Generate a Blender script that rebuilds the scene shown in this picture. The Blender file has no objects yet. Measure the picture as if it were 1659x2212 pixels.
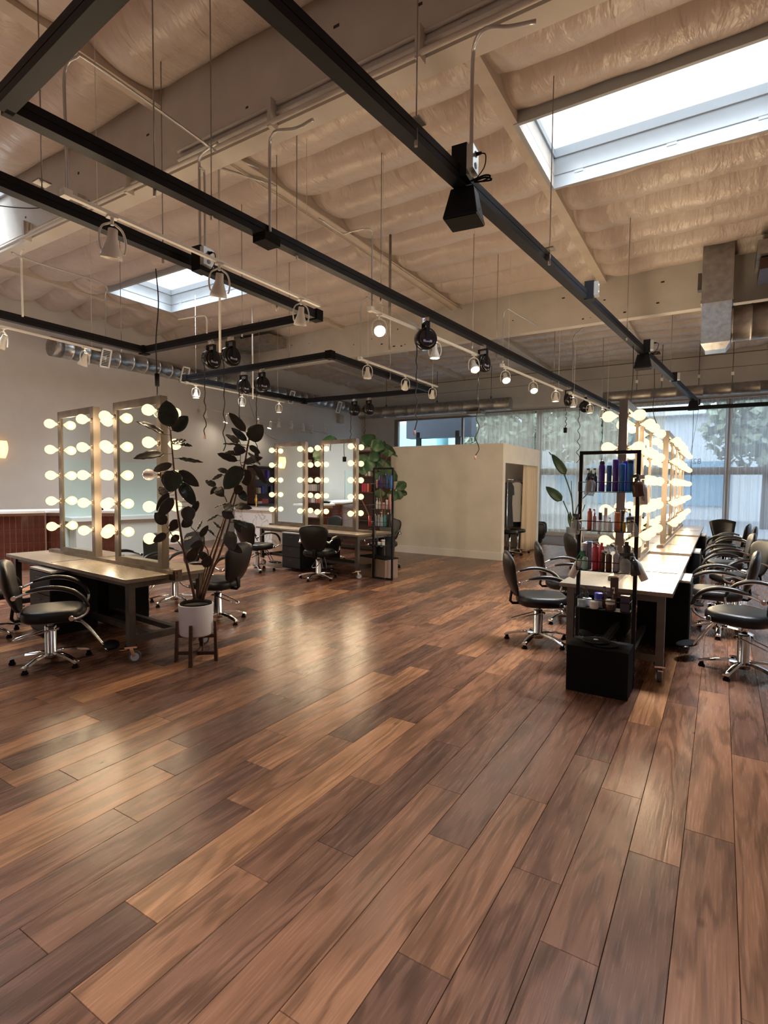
import bpy, bmesh, math, random
from mathutils import Vector, Matrix, Quaternion
random.seed(7)
S = bpy.context.scene
COL = S.collection
pi = math.pi

# ------------------------------------------------------------------ camera
FPX, CX, CY = 1170.69, 829.5, 1106.0
CAM = Vector((0, 0, 1.6))
_yaw, _pitch, _roll = -0.5560737, 0.05068498, 0.00895806
FW = Vector((math.sin(_yaw)*math.cos(_pitch), math.cos(_yaw)*math.cos(_pitch), -math.sin(_pitch)))
_r = Vector((math.cos(_yaw), -math.sin(_yaw), 0)); _u = _r.cross(FW)
RT = _r*math.cos(_roll) + _u*math.sin(_roll)
UP = -_r*math.sin(_roll) + _u*math.cos(_roll)
cd = bpy.data.cameras.new('camera'); cam = bpy.data.objects.new('camera', cd); COL.objects.link(cam)
cd.sensor_fit = 'HORIZONTAL'; cd.sensor_width = 36; cd.lens = FPX*36/1659
cd.clip_start = .05; cd.clip_end = 300
m = Matrix((( RT.x, UP.x, -FW.x, CAM.x), (RT.y, UP.y, -FW.y, CAM.y), (RT.z, UP.z, -FW.z, CAM.z), (0, 0, 0, 1)))
cam.matrix_world = m; S.camera = cam

# ------------------------------------------------------------------ world, light, exposure
W = bpy.data.worlds.new('world'); S.world = W; W.use_nodes = True
bg = W.node_tree.nodes['Background']
bg.inputs[0].default_value = (0.78, 0.88, 1.0, 1); bg.inputs[1].default_value = 2.05
SKYLIGHT = 0.52     # glow of the acrylic lens; daylight above it is the area light
DAY_W = 82.0
BULB = 0.80        # glow of the frosted glass; the filament is the point light inside
BULB_W = 4.8
SPOT = 45.0
S.view_settings.view_transform = 'Standard'; S.view_settings.look = 'None'
S.view_settings.gamma = 1; S.view_settings.exposure = 1.28
S.cycles.use_denoising = True
S.cycles.use_adaptive_sampling = True; S.cycles.adaptive_threshold = .045; S.cycles.light_sampling_threshold = .03
S.cycles.max_bounces = 6; S.cycles.diffuse_bounces = 3; S.cycles.glossy_bounces = 3
S.cycles.transmission_bounces = 4; S.cycles.transparent_max_bounces = 10
S.cycles.caustics_reflective = False; S.cycles.caustics_refractive = False
S.cycles.sample_clamp_indirect = 4.0

# ------------------------------------------------------------------ helpers
def ray(px, py): return FW + RT*((px-CX)/FPX) - UP*((py-CY)/FPX)
def Z(px, py, z=0.0):
    d = ray(px, py); return CAM + d*((z-CAM.z)/d.z)
def XX(px, py, x):
    d = ray(px, py); return CAM + d*(x/d.x)
def YY(px, py, y):
    d = ray(px, py); return CAM + d*(y/d.y)
def DD(px, py, depth): return CAM + ray(px, py)*depth
def depth(P): return (Vector(P)-CAM).dot(FW)
def V(px, py, P):
    d = ray(px, py); t = (P[0]*d.x+P[1]*d.y)/(d.x*d.x+d.y*d.y); return CAM.z + t*d.z

MATS = {}
def mat(name, col, rough=.5, metal=0.0, emit=None, es=0.0, noise=0.0, nscale=8.0, bump=0.0, bscale=40.0, spec=.5, coat=0.0, stretch=None, alpha=None, trans=0.0, emis_none=False):
    if name in MATS: return MATS[name]
    mt = bpy.data.materials.new(name); mt.use_nodes = True; nt = mt.node_tree; b = nt.nodes['Principled BSDF']
    b.inputs['Base Color'].default_value = (*col, 1); b.inputs['Roughness'].default_value = rough
    b.inputs['Metallic'].default_value = metal; b.inputs['Specular IOR Level'].default_value = spec
    b.inputs['Coat Weight'].default_value = coat; b.inputs['Transmission Weight'].default_value = trans
    if emit: b.inputs['Emission Color'].default_value = (*emit, 1); b.inputs['Emission Strength'].default_value = es
    if noise or bump:
        tc = nt.nodes.new('ShaderNodeTexCoord'); mp = nt.nodes.new('ShaderNodeMapping')
        nt.links.new(tc.outputs['Object'], mp.inputs[0])
        if stretch: mp.inputs['Scale'].default_value = stretch
    if noise:
        n = nt.nodes.new('ShaderNodeTexNoise'); n.inputs['Scale'].default_value = nscale; n.inputs['Detail'].default_value = 5
        nt.links.new(mp.outputs[0], n.inputs[0])
        r = nt.nodes.new('ShaderNodeValToRGB'); r.color_ramp.elements[0].position = .3; r.color_ramp.elements[1].position = .7
        r.color_ramp.elements[0].color = (*[c*(1-noise) for c in col], 1); r.color_ramp.elements[1].color = (*[min(1, c*(1+noise)) for c in col], 1)
        nt.links.new(n.outputs[0], r.inputs[0]); nt.links.new(r.outputs[0], b.inputs['Base Color'])
    if bump:
        n2 = nt.nodes.new('ShaderNodeTexNoise'); n2.inputs['Scale'].default_value = bscale; n2.inputs['Detail'].default_value = 4
        nt.links.new(mp.outputs[0], n2.inputs[0])
        bp = nt.nodes.new('ShaderNodeBump'); bp.inputs['Strength'].default_value = bump; bp.inputs['Distance'].default_value = .02
        nt.links.new(n2.outputs[0], bp.inputs['Height']); nt.links.new(bp.outputs[0], b.inputs['Normal'])
    if emis_none: mt.cycles.emission_sampling = 'NONE'
    MATS[name] = mt; return mt

def glassy(name, col, alpha=.75, rough=.05):
    "thin clear pane / clear plastic: mostly transparent with a gloss"
    if name in MATS: return MATS[name]
    mt = bpy.data.materials.new(name); mt.use_nodes = True; nt = mt.node_tree; nt.nodes.clear()
    o = nt.nodes.new('ShaderNodeOutputMaterial'); mx = nt.nodes.new('ShaderNodeMixShader')
    t = nt.nodes.new('ShaderNodeBsdfTransparent'); g = nt.nodes.new('ShaderNodeBsdfPrincipled')
    t.inputs[0].default_value = (*[min(1, c*.5+.5) for c in col], 1)
    g.inputs['Base Color'].default_value = (*col, 1); g.inputs['Roughness'].default_value = rough
    mx.inputs[0].default_value = 1-alpha
    nt.links.new(t.outputs[0], mx.inputs[1]); nt.links.new(g.outputs[0], mx.inputs[2]); nt.links.new(mx.outputs[0], o.inputs[0])
    MATS[name] = mt; return mt

class MB:
    def __init__(s): s.v = []; s.f = []; s.sm = []
    def add(s, vs, fs, smooth=False, M=None):
        b = len(s.v)
        s.v += [tuple(M @ Vector(p)) if M else tuple(p) for p in vs]
        s.f += [tuple(i+b for i in f) for f in fs]; s.sm += [smooth]*len(fs); return s
    def box(s, x0, x1, y0, y1, z0, z1, M=None):
        return s.add([(x0,y0,z0),(x1,y0,z0),(x1,y1,z0),(x0,y1,z0),(x0,y0,z1),(x1,y0,z1),(x1,y1,z1),(x0,y1,z1)],
              [(0,3,2,1),(4,5,6,7),(0,1,5,4),(1,2,6,5),(2,3,7,6),(3,0,4,7)], False, M)
    def beam(s, a, b, w, h, up=(0,0,1)):
        "rectangular bar from a to b: w across, h along up"
        a = Vector(a); b = Vector(b); d = (b-a); L = d.length; d.normalize()
        x = Vector(up).cross(d)
        if x.length < 1e-4: x = Vector((1,0,0)).cross(d)
        x.normalize(); z = d.cross(x)
        M = Matrix(((x.x,d.x,z.x,a.x),(x.y,d.y,z.y,a.y),(x.z,d.z,z.z,a.z),(0,0,0,1)))
        return s.box(-w/2, w/2, 0, L, -h/2, h/2, M)
    def lathe(s, prof, seg=16, M=None, smooth=True, caps=True):
        n = len(prof); vs = []; fs = []
        for r, z in prof:
            for k in range(seg):
                a = 2*pi*k/seg; vs.append((r*math.cos(a), r*math.sin(a), z))
        for i in range(n-1):
            for k in range(seg):
                k2 = (k+1) % seg; fs.append((i*seg+k, i*seg+k2, (i+1)*seg+k2, (i+1)*seg+k))
        s.add(vs, fs, smooth, M)
        if caps:
            if prof[0][0] > 1e-5: s.f.append(tuple(len(s.v)-n*seg+k for k in range(seg))[::-1]); s.sm.append(False)
            if prof[-1][0] > 1e-5: s.f.append(tuple(len(s.v)-seg+k for k in range(seg))); s.sm.append(False)
        return s
    def cyl(s, a, b, r, r2=None, seg=10, smooth=True):
        a = Vector(a); b = Vector(b); d = b-a; L = d.length
        M = Matrix.Translation(a) @ d.to_track_quat('Z', 'Y').to_matrix().to_4x4()
        return s.lathe([(r, 0), (r if r2 is None else r2, L)], seg, M, smooth)
    def tube(s, pts, r, seg=8, rr=None, flat=1.0):
        pts = [Vector(p) for p in pts]; n = len(pts); vs = []; fs = []
        ref = None
        for i, p in enumerate(pts):
            t = (pts[min(i+1, n-1)]-pts[max(i-1, 0)]).normalized()
            if ref is None:
                ref = Vector((0,0,1)) if abs(t.z) < .9 else Vector((1,0,0))
            x = t.cross(ref).normalized(); y = x.cross(t).normalized(); ref = y
            q = rr[i] if rr else r
            for k in range(seg):
                a = 2*pi*k/seg; vs.append(p + x*(q*math.cos(a)*flat) + y*(q*math.sin(a)))
        for i in range(n-1):
            for k in range(seg):
                k2 = (k+1) % seg; fs.append((i*seg+k, (i+1)*seg+k, (i+1)*seg+k2, i*seg+k2))
        s.add(vs, fs, True); b = len(s.v)-n*seg
        s.f.append(tuple(b+k for k in range(seg))); s.sm.append(False)
        s.f.append(tuple(b+(n-1)*seg+k for k in range(seg))[::-1]); s.sm.append(False)
        return s
    def sphere(s, c, r, seg=12, rings=8, sc=(1,1,1)):
        pr = [(r*math.sin(pi*i/rings)+1e-6, -r*math.cos(pi*i/rings)) for i in range(rings+1)]
        return s.lathe(pr, seg, Matrix.Translation(c) @ Matrix.Diagonal((*sc, 1)), True, False)
    def prism(s, poly, z0, z1, M=None):
        n = len(poly)
        s.add([(x, y, z0) for x, y in poly]+[(x, y, z1) for x, y in poly],
              [tuple(range(n))[::-1], tuple(range(n, 2*n))]+[(i, (i+1) % n, n+(i+1) % n, n+i) for i in range(n)], False, M)
        return s
    def grid(s, fn, nu, nv, smooth=True):
        vs = [fn(i/nu, j/nv) for j in range(nv+1) for i in range(nu+1)]
        fs = [(j*(nu+1)+i, j*(nu+1)+i+1, (j+1)*(nu+1)+i+1, (j+1)*(nu+1)+i) for j in range(nv) for i in range(nu)]
        return s.add(vs, fs, smooth)
    def mesh(s, name, mt=None, rec=True):
        me = bpy.data.meshes.new(name); me.from_pydata(s.v, [], s.f); me.polygons.foreach_set('use_smooth', s.sm)
        if rec:
            bm = bmesh.new(); bm.from_mesh(me); bmesh.ops.recalc_face_normals(bm, faces=bm.faces); bm.to_mesh(me); bm.free()
        if mt: me.materials.append(mt)
        me.update(); return me
    def build(s, name, mt, parent=None, world=False, recenter=False, rec=True, bevel=0):
        me = s.mesh(name, mt, rec); o = bpy.data.objects.new(name, me); COL.objects.link(o)
        if recenter:
            xs = [p[0] for p in s.v]; ys = [p[1] for p in s.v]; zs = [p[2] for p in s.v]
            c = Vector(((min(xs)+max(xs))/2, (min(ys)+max(ys))/2, min(zs)))
            me.transform(Matrix.Translation(-c)); o.location = c
        if parent:
            o.parent = parent
            if world: o.location = o.location - wloc(parent)
        if bevel:
            bv = o.modifiers.new('bevel', 'BEVEL'); bv.width = bevel; bv.segments = 2; bv.limit_method = 'ANGLE'
        return o
def wloc(o):
    l = Vector((0,0,0))
    while o: l += Vector(o.location); o = o.parent
    return l
def put(name, me, parent=None, loc=(0,0,0), rot=(0,0,0), sc=(1,1,1)):
    o = bpy.data.objects.new(name, me); COL.objects.link(o); o.location = loc; o.rotation_euler = rot; o.scale = sc
    if parent: o.parent = parent
    return o
def tag(o, label, cat, group=None, kind=None):
    if label: o['label'] = label
    if cat: o['category'] = cat
    if group: o['group'] = group
    if kind: o['kind'] = kind
    return o
def thing(name, label, cat, loc=(0,0,0), rz=0.0, group=None):
    o = bpy.data.objects.new(name, None); COL.objects.link(o); o.location = loc; o.rotation_euler = (0,0,rz); o.empty_display_size = .1
    return tag(o, label, cat, group)
def struct(o): o['kind'] = 'structure'; return o
def arc(pts, n=6):
    "Catmull-Rom through points"
    P = [Vector(p) for p in pts]; P = [P[0]*2-P[1]]+P+[P[-1]*2-P[-2]]; out = []
    for i in range(1, len(P)-2):
        for k in range(n):
            t = k/n; a, b, c, d = P[i-1:i+3]
            out.append(.5*((2*b)+(c-a)*t+(2*a-5*b+4*c-d)*t*t+(3*b-a-3*c+d)*t**3))
    return out+[P[-2]]
def textobj(body, size, mt, parent, M, name='lettering', extrude=.0008):
    cu = bpy.data.curves.new(name, 'FONT'); cu.body = body; cu.size = size; cu.extrude = extrude; cu.align_x = 'CENTER'; cu.align_y = 'CENTER'
    tmp = bpy.data.objects.new('tmp', cu); COL.objects.link(tmp)
    me = bpy.data.meshes.new_from_object(tmp.evaluated_get(bpy.context.evaluated_depsgraph_get()))
    bpy.data.objects.remove(tmp); me.materials.clear(); me.materials.append(mt); me.transform(M); me.name = name
    o = bpy.data.objects.new(name, me); COL.objects.link(o)
    if parent: o.parent = parent
    return o

# ------------------------------------------------------------------ materials
black = mat('black_paint', (.007,.007,.010), .5, spec=.2)
blackm = mat('black_matt', (.006,.006,.006), .8, spec=.15)
leather = mat('black_leather', (.008,.008,.009), .36, bump=.12, bscale=180, spec=.35)
chrome = mat('chrome', (.82,.82,.84), .12, 1)
steel = mat('brushed_steel', (.20,.165,.135), .36, 1, noise=.3, nscale=6, stretch=(1,1,.2))
steeld = mat('dark_steel', (.12,.105,.095), .42, .8, noise=.2, nscale=9)
galv = mat('galvanised', (.50,.51,.52), .3, 1, noise=.2, nscale=14)
galvd = mat('galvanised_dull', (.36,.34,.32), .45, 1, noise=.2, nscale=10)
conduitm = mat('conduit', (.55,.54,.53), .35, .8)
paintm = mat('painted_metal', (.56,.52,.48), .5)
whitem = mat('white_enamel', (.80,.79,.76), .35)
laminate = mat('laminate_top', (.23,.19,.145), .24, noise=.12, nscale=30, stretch=(1,8,1))
lamedge = mat('laminate_edge', (.42,.31,.20), .4, noise=.15, nscale=30, stretch=(1,10,6))
wallp = mat('wall_paint', (.62,.59,.56), .7, noise=.03, nscale=3, bump=.04, bscale=90)
whitep = mat('white_paint', (.78,.77,.75), .45)
plaster = mat('limewash_plaster', (.68,.66,.61), .8, noise=.07, nscale=2.2, bump=.1, bscale=6)
beamp = mat('painted_beam', (.62,.59,.54), .6, noise=.06, nscale=3, bump=.06, bscale=20)
purlinp = mat('painted_purlin', (.58,.51,.44), .6, noise=.08, nscale=5)
holem = mat('dark_hole', (.05,.04,.035), .8)
mirrorm = mat('mirror_glass', (.80,.88,.85), .015, 1)
glassm = glassy('window_glass', (.8,.9,.95), .92)
clearp = glassy('clear_plastic', (.75,.77,.78), .75)
brown = mat('walnut_wood', (.055,.020,.012), .4, noise=.3, nscale=5, stretch=(1,1,8))
potw = mat('white_pot', (.78,.80,.86), .5)
soilm = mat('soil', (.03,.02,.015), .95)
barkm = mat('bark', (.10,.055,.035), .7, noise=.3, nscale=30)
concr = mat('grey_concrete', (.50,.49,.48), .8, noise=.08)
def emis(name, col, st, none=False): return mat(name, (.8,.8,.8), .4, emit=col, es=st, emis_none=none)
def bulb_mat():
    mt = bpy.data.materials.new('lit_bulb'); mt.use_nodes = True; nt = mt.node_tree; nt.nodes.clear()
    o = nt.nodes.new('ShaderNodeOutputMaterial'); e = nt.nodes.new('ShaderNodeEmission')
    e.inputs[0].default_value = (1.0, .68, .29, 1); e.inputs[1].default_value = BULB
    t = nt.nodes.new('ShaderNodeBsdfTransparent'); t.inputs[0].default_value = (.35,.35,.35,1); a = nt.nodes.new('ShaderNodeAddShader')
    nt.links.new(e.outputs[0], a.inputs[0]); nt.links.new(t.outputs[0], a.inputs[1])
    nt.links.new(a.outputs[0], o.inputs[0]); mt.cycles.emission_sampling = 'NONE'; MATS['lit_bulb'] = mt; return mt
litbulb = bulb_mat()
bulboff = mat('unlit_bulb', (.75,.70,.70), .1, spec=.8)
spotm = emis('lamp_lens', (1,.88,.68), SPOT)
lensoff = mat('unlit_lens', (.6,.6,.58), .2)

# floor wood: tone comes from each plank, grain from its own noise
def floor_mat():
    mt = bpy.data.materials.new('oak_planks'); mt.use_nodes = True; nt = mt.node_tree; b = nt.nodes['Principled BSDF']; N = nt.nodes.new; L = nt.links.new
    at = N('ShaderNodeAttribute'); at.attribute_name = 'tone'
    geo = N('ShaderNodeNewGeometry')
    off = N('ShaderNodeVectorMath'); off.operation = 'SCALE'; off.inputs[0].default_value = (7.3, 31.7, 13.1); L(at.outputs['Fac'], off.inputs['Scale'])
    ad = N('ShaderNodeVectorMath'); ad.operation = 'ADD'; L(geo.outputs['Position'], ad.inputs[0]); L(off.outputs[0], ad.inputs[1])
    ramp = N('ShaderNodeValToRGB'); e = ramp.color_ramp.elements
    e[0].position = 0; e[0].color = (.100,.049,.033,1); e[1].position = 1; e[1].color = (.390,.180,.082,1)
    k = e.new(.45); k.color = (.175,.079,.046,1); k = e.new(.75); k.color = (.260,.117,.059,1)
    L(at.outputs['Fac'], ramp.inputs[0])
    mp = N('ShaderNodeMapping'); mp.inputs['Scale'].default_value = (6.5, .75, 1); L(ad.outputs[0], mp.inputs[0])
    n1 = N('ShaderNodeTexNoise'); n1.inputs['Scale'].default_value = 1.0; n1.inputs['Detail'].default_value = 3; n1.inputs['Distortion'].default_value = .6; L(mp.outputs[0], n1.inputs[0])
    # cathedral rings: sine of the noise height
    ml = N('ShaderNodeMath'); ml.operation = 'MULTIPLY'; ml.inputs[1].default_value = 36; L(n1.outputs[0], ml.inputs[0])
    sn = N('ShaderNodeMath'); sn.operation = 'SINE'; L(ml.outputs[0], sn.inputs[0])
    mp2 = N('ShaderNodeMapping'); mp2.inputs['Scale'].default_value = (130, 5, 1); L(ad.outputs[0], mp2.inputs[0])
    n2 = N('ShaderNodeTexNoise'); n2.inputs['Scale'].default_value = 1.0; n2.inputs['Detail'].default_value = 4; L(mp2.outputs[0], n2.inputs[0])
    mp3 = N('ShaderNodeMapping'); mp3.inputs['Scale'].default_value = (5, 2, 1); L(ad.outputs[0], mp3.inputs[0])
    n3 = N('ShaderNodeTexNoise'); n3.inputs['Scale'].default_value = 1.0; n3.inputs['Detail'].default_value = 2; L(mp3.outputs[0], n3.inputs[0])
    r1 = N('ShaderNodeMapRange'); r1.inputs[1].default_value = -.2; r1.inputs[2].default_value = 1; r1.inputs[3].default_value = 1.06; r1.inputs[4].default_value = .66; L(sn.outputs[0], r1.inputs[0])
    r2 = N('ShaderNodeMapRange'); r2.inputs[1].default_value = .3; r2.inputs[2].default_value = .7; r2.inputs[3].default_value = .82; r2.inputs[4].default_value = 1.14; L(n2.outputs[0], r2.inputs[0])
    r3 = N('ShaderNodeMapRange'); r3.inputs[1].default_value = .3; r3.inputs[2].default_value = .7; r3.inputs[3].default_value = .78; r3.inputs[4].default_value = 1.2; L(n3.outputs[0], r3.inputs[0])
    # knots
    vo = N('ShaderNodeTexVoronoi'); vo.inputs['Scale'].default_value = 1.0; mp4 = N('ShaderNodeMapping'); mp4.inputs['Scale'].default_value = (2.6, 1.5, 1); L(ad.outputs[0], mp4.inputs[0]); L(mp4.outputs[0], vo.inputs[0])
    r4 = N('ShaderNodeMapRange'); r4.inputs[1].default_value = .02; r4.inputs[2].default_value = .06; r4.inputs[3].default_value = .3; r4.inputs[4].default_value = 1; L(vo.outputs['Distance'], r4.inputs[0])
    a = N('ShaderNodeMath'); a.operation = 'MULTIPLY'; L(r1.outputs[0], a.inputs[0]); L(r2.outputs[0], a.inputs[1])
    c = N('ShaderNodeMath'); c.operation = 'MULTIPLY'; L(a.outputs[0], c.inputs[0]); L(r3.outputs[0], c.inputs[1])
    d = N('ShaderNodeMath'); d.operation = 'MULTIPLY'; L(c.outputs[0], d.inputs[0]); L(r4.outputs[0], d.inputs[1])
    vm = N('ShaderNodeVectorMath'); vm.operation = 'SCALE'; L(ramp.outputs[0], vm.inputs[0]); L(d.outputs[0], vm.inputs['Scale'])
    L(vm.outputs[0], b.inputs['Base Color'])
    rr = N('ShaderNodeMapRange'); b.inputs['Specular IOR Level'].default_value = .30; rr.inputs[3].default_value = .19; rr.inputs[4].default_value = .33; L(n2.outputs[0], rr.inputs[0]); L(rr.outputs[0], b.inputs['Roughness'])
    bp = N('ShaderNodeBump'); bp.inputs['Strength'].default_value = .22; bp.inputs['Distance'].default_value = .003; L(c.outputs[0], bp.inputs['Height']); L(bp.outputs[0], b.inputs['Normal'])
    return mt
oak = floor_mat()

# ------------------------------------------------------------------ floor
XL, XR, YB, YW = -12.1, 9.0, -7.0, 17.9
floor = struct(MB().box(XL-.2, XR+.2, YB-.2, YW+.4, -.12, -.020).build('floor', mat('subfloor', (.03,.018,.012), .8)))
PW, PX0 = .199, .106
# joints read from the photograph: row k (edge = .106-.199k .. ) -> list of Y
known = {10:[(1.18,.88)], 9:[(1.544,.55),(3.143,.95),(3.86,.2)], 11:[(1.857,.3),(4.13,.5),(4.68,.85)], 12:[(2.18,.95),(4.13,.95)],
         8:[(1.85,.72)], 14:[(1.857,.15)], 16:[(1.546,.6)], 6:[(1.173,.6),(2.165,.25)], 21:[(2.126,.9)], 13:[(2.536,.8)], 15:[(3.0,.3)],
         5:[(1.545,.62),(2.69,.35)], 7:[(2.536,.3)], 4:[(2.166,.3),(3.298,.3)], 3:[(1.853,.45),(3.0,.6),(3.965,.95)], 2:[(2.537,.65)], 1:[(2.845,.6)], 0:[(3.815,.15)]}
known[11] = [(.9,.25),(1.857,.62),(2.696,.12),(4.68,.8)]
known[9] = [(.865,.62),(1.543,.42),(2.374,.62),(4.35,.8)]
known[8] = [(.2,.3),(1.85,.2),(3.0,.3)]
known[10] = [(1.178,.86),(3.143,.25),(3.86,.45)]
known[12] = [(.4,.2),(2.18,.8),(4.13,.3)]
known[5] = [(.1,.1),(1.545,.55),(2.69,.32),(4.3,.55)]
known[4] = [(.6,.3),(2.166,.28),(3.298,.12),(4.9,.4)]
known[3] = [(.3,.3),(1.853,.42),(3.0,.5),(3.965,.88)]
known[2] = [(.9,.15),(2.537,.55),(4.5,.35)]
known[1] = [(1.0,.5),(2.845,.6),(4.9,.3)]
known[14] = [(.3,.85),(1.857,.18),(3.3,.5)]
known[0] = [(1.9,.62),(3.815,.2)]
known[7] = [(.7,.55),(2.536,.3),(4.0,.45)]
known[6] = [(1.173,.6),(2.165,.22),(4.1,.5)]
planks = []
kmin, kmax = int((PX0-XR)/PW)-1, int((PX0-XL)/PW)+1
rng = random.Random(11)
for k in range(kmin, kmax+1):
    x1 = PX0-PW*(k-1); x0 = PX0-PW*k
    x1 = min(x1, XR); x0 = max(x0, XL)
    if x1-x0 < .02: continue
    js = []
    kn = known.get(k)
    y = YB
    if kn:
        t = rng.random()
        while y < kn[0][0]-.6:
            js.append((y, rng.random())); y += rng.choice((1.2,1.5,1.9))
        for yy, tn in kn: js.append((yy, tn)); y = yy
        y += rng.choice((1.3,1.9))
    else: y = YB-rng.random()*1.5
    while y < YW:
        tn = min(1, max(0, rng.gauss(.42, .26)))
        js.append((max(y, YB), tn)); y += rng.choice((.95,1.25,1.25,1.9,1.9))
    js.sort()
    for i, (ya, tn) in enumerate(js):
        yb = js[i+1][0] if i+1 < len(js) else YW
        if yb-ya < .05: continue
        planks.append((x0, x1, ya, yb, tn))
def plank_geo(mbx, x0, x1, y0, y1, dz):
    g = .0009; c = .0020
    mbx.add([(x0+g,y0+g,-.020),(x1-g,y0+g,-.020),(x1-g,y1-g,-.020),(x0+g,y1-g,-.020),
             (x0+g,y0+g,dz-.002),(x1-g,y0+g,dz-.002),(x1-g,y1-g,dz-.002),(x0+g,y1-g,dz-.002),
             (x0+c,y0+c,dz),(x1-c,y0+c,dz),(x1-c,y1-c,dz),(x0+c,y1-c,dz)],
            [(0,1,5,4),(1,2,6,5),(2,3,7,6),(3,0,4,7),(4,5,9,8),(5,6,10,9),(6,7,11,10),(7,4,8,11),(8,9,10,11)])
def seen(x, y):
    P = Vector((x, y, 0)); d = depth(P)
    if d < .3: return -1
    px = CX+FPX*(P-CAM).dot(RT)/d; py = CY-FPX*(P-CAM).dot(UP)/d
    return 1/(d*d) if -120 < px < 1780 and py < 2330 else -1
def score(p):
    n = 5; return max(seen((p[0]+p[1])/2, p[2]+(p[3]-p[2])*i/n) for i in range(n+1))
planks.sort(key=score, reverse=True)
rest = MB(); rt = []
for i, (x0, x1, y0, y1, tn) in enumerate(planks):
    dz = rng.uniform(-.0008, 0)
    if i < 292 and score(planks[i]) > 0:
        b = MB(); plank_geo(b, x0, x1, y0, y1, dz); me = b.mesh('plank', oak, rec=False)
        a = me.attributes.new('tone', 'FLOAT', 'FACE'); a.data.foreach_set('value', [tn]*len(me.polygons))
        o = put('plank', me, floor)
    else:
        plank_geo(rest, x0, x1, y0, y1, dz); rt += [tn]*9
me = rest.mesh('floor_planks', oak, rec=False)
a = me.attributes.new('tone', 'FLOAT', 'FACE'); a.data.foreach_set('value', rt)
o = put('floor_planks', me, floor); o['kind'] = 'stuff'

# ------------------------------------------------------------------ walls
H = 5.55
wall_left = struct(MB().box(XL-.2, XL, YB, YW, -.02, H).build('wall_left', wallp))
wall_right = struct(MB().box(XR, XR+.2, YB, YW, -.02, H).build('wall_right', wallp))
wall_back = struct(MB().box(XL-.2, XR+.2, YB-.2, YB, -.02, H).build('wall_back', wallp))
WX0 = -10.70; WZ1 = 4.07
wf = MB().box(XL-.2, WX0, YW, YW+.25, -.02, H).box(WX0, XR+.2, YW, YW+.25, WZ1, H).box(WX0, XR+.2, YW, YW+.25, -.02, .10)
wall_front = struct(wf.build('wall_front', wallp))
sm = MB().box(WX0, XR, YW-.006, YW, 4.915, 4.925).box(WX0, XR, YW-.01, YW, 5.29, 5.31)
sm.build('seam', mat('seam_dark', (.18,.15,.13), .8), wall_front)
MB().box(XL, XL+.018, YB, 10.0, 0, .14).build('baseboard_left', whitep)['kind'] = 'structure'
mint = mat('mint_board', (.58,.65,.61), .35)
struct(MB().box(XL, XL+.03, -3.2, 2.6, .14, 2.05).build('trim_1', mint))

# window wall: mullions, transom, panes
fr = MB()
for x in (-10.62, -5.16, .12, 5.4): fr.box(x-.08, x+.08, YW+.02, YW+.16, .10, WZ1)
fr2 = MB()
fr2.box(WX0, XR, YW+.03, YW+.15, 1.96, 2.17).box(WX0, XR, YW+.03, YW+.15, .10, .2).box(WX0, XR, YW+.03, YW+.15, WZ1-.07, WZ1)
for x in (-7.9, -2.52, 2.76, 7.5): fr2.box(x-.035, x+.035, YW+.04, YW+.13, .10, WZ1)
alum = mat('bronze_aluminium', (.24,.22,.20), .45, .3)
window_1 = struct(fr.build('window_1', alum)); fr2.build('window_frame', alum, window_1)
xs = [-10.62, -7.9, -5.16, -2.52, .12, 2.76, 5.4, 7.5, XR]
for i in range(len(xs)-1):
    for z0, z1 in ((.2, 1.96), (2.17, WZ1-.07)):
        MB().box(xs[i]+.04, xs[i+1]-.04, YW+.085, YW+.091, z0, z1).build('pane', glassm, window_1)
textobj('82', .22, blackm, window_1, Matrix.Translation((-.62, YW+.082, 2.335)) @ Matrix.Rotation(pi/2, 4, 'X') @ Matrix.Diagonal((-1,1,1,1)), 'street_number')

# ------------------------------------------------------------------ ceiling
insul = mat('insulation_facing', (.55,.475,.43), .33, spec=.5, noise=.05, nscale=2.0)
def insul_mat():
    mt = insul; nt = mt.node_tree; b = nt.nodes['Principled BSDF']; N = nt.nodes.new; L = nt.links.new
    geo = N('ShaderNodeNewGeometry')
    mp = N('ShaderNodeMapping'); mp.inputs['Scale'].default_value = (3.4, 1.3, 1); mp.inputs['Rotation'].default_value = (0,0,.3); L(geo.outputs['Position'], mp.inputs[0])
    n = N('ShaderNodeTexNoise'); n.inputs['Scale'].default_value = 1.6; n.inputs['Detail'].default_value = 4; n.inputs['Roughness'].default_value = .55; n.inputs['Distortion'].default_value = .35; L(mp.outputs[0], n.inputs[0])
    bp = N('ShaderNodeBump'); bp.inputs['Strength'].default_value = .6; bp.inputs['Distance'].default_value = .09; L(n.outputs[0], bp.inputs['Height']); L(bp.outputs[0], b.inputs['Normal'])
insul_mat()
ceiling = struct(MB().box(XL-.2, XR+.2, YB-.2, 3.0, 5.62, 5.72).build('ceiling', whitep))
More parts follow.
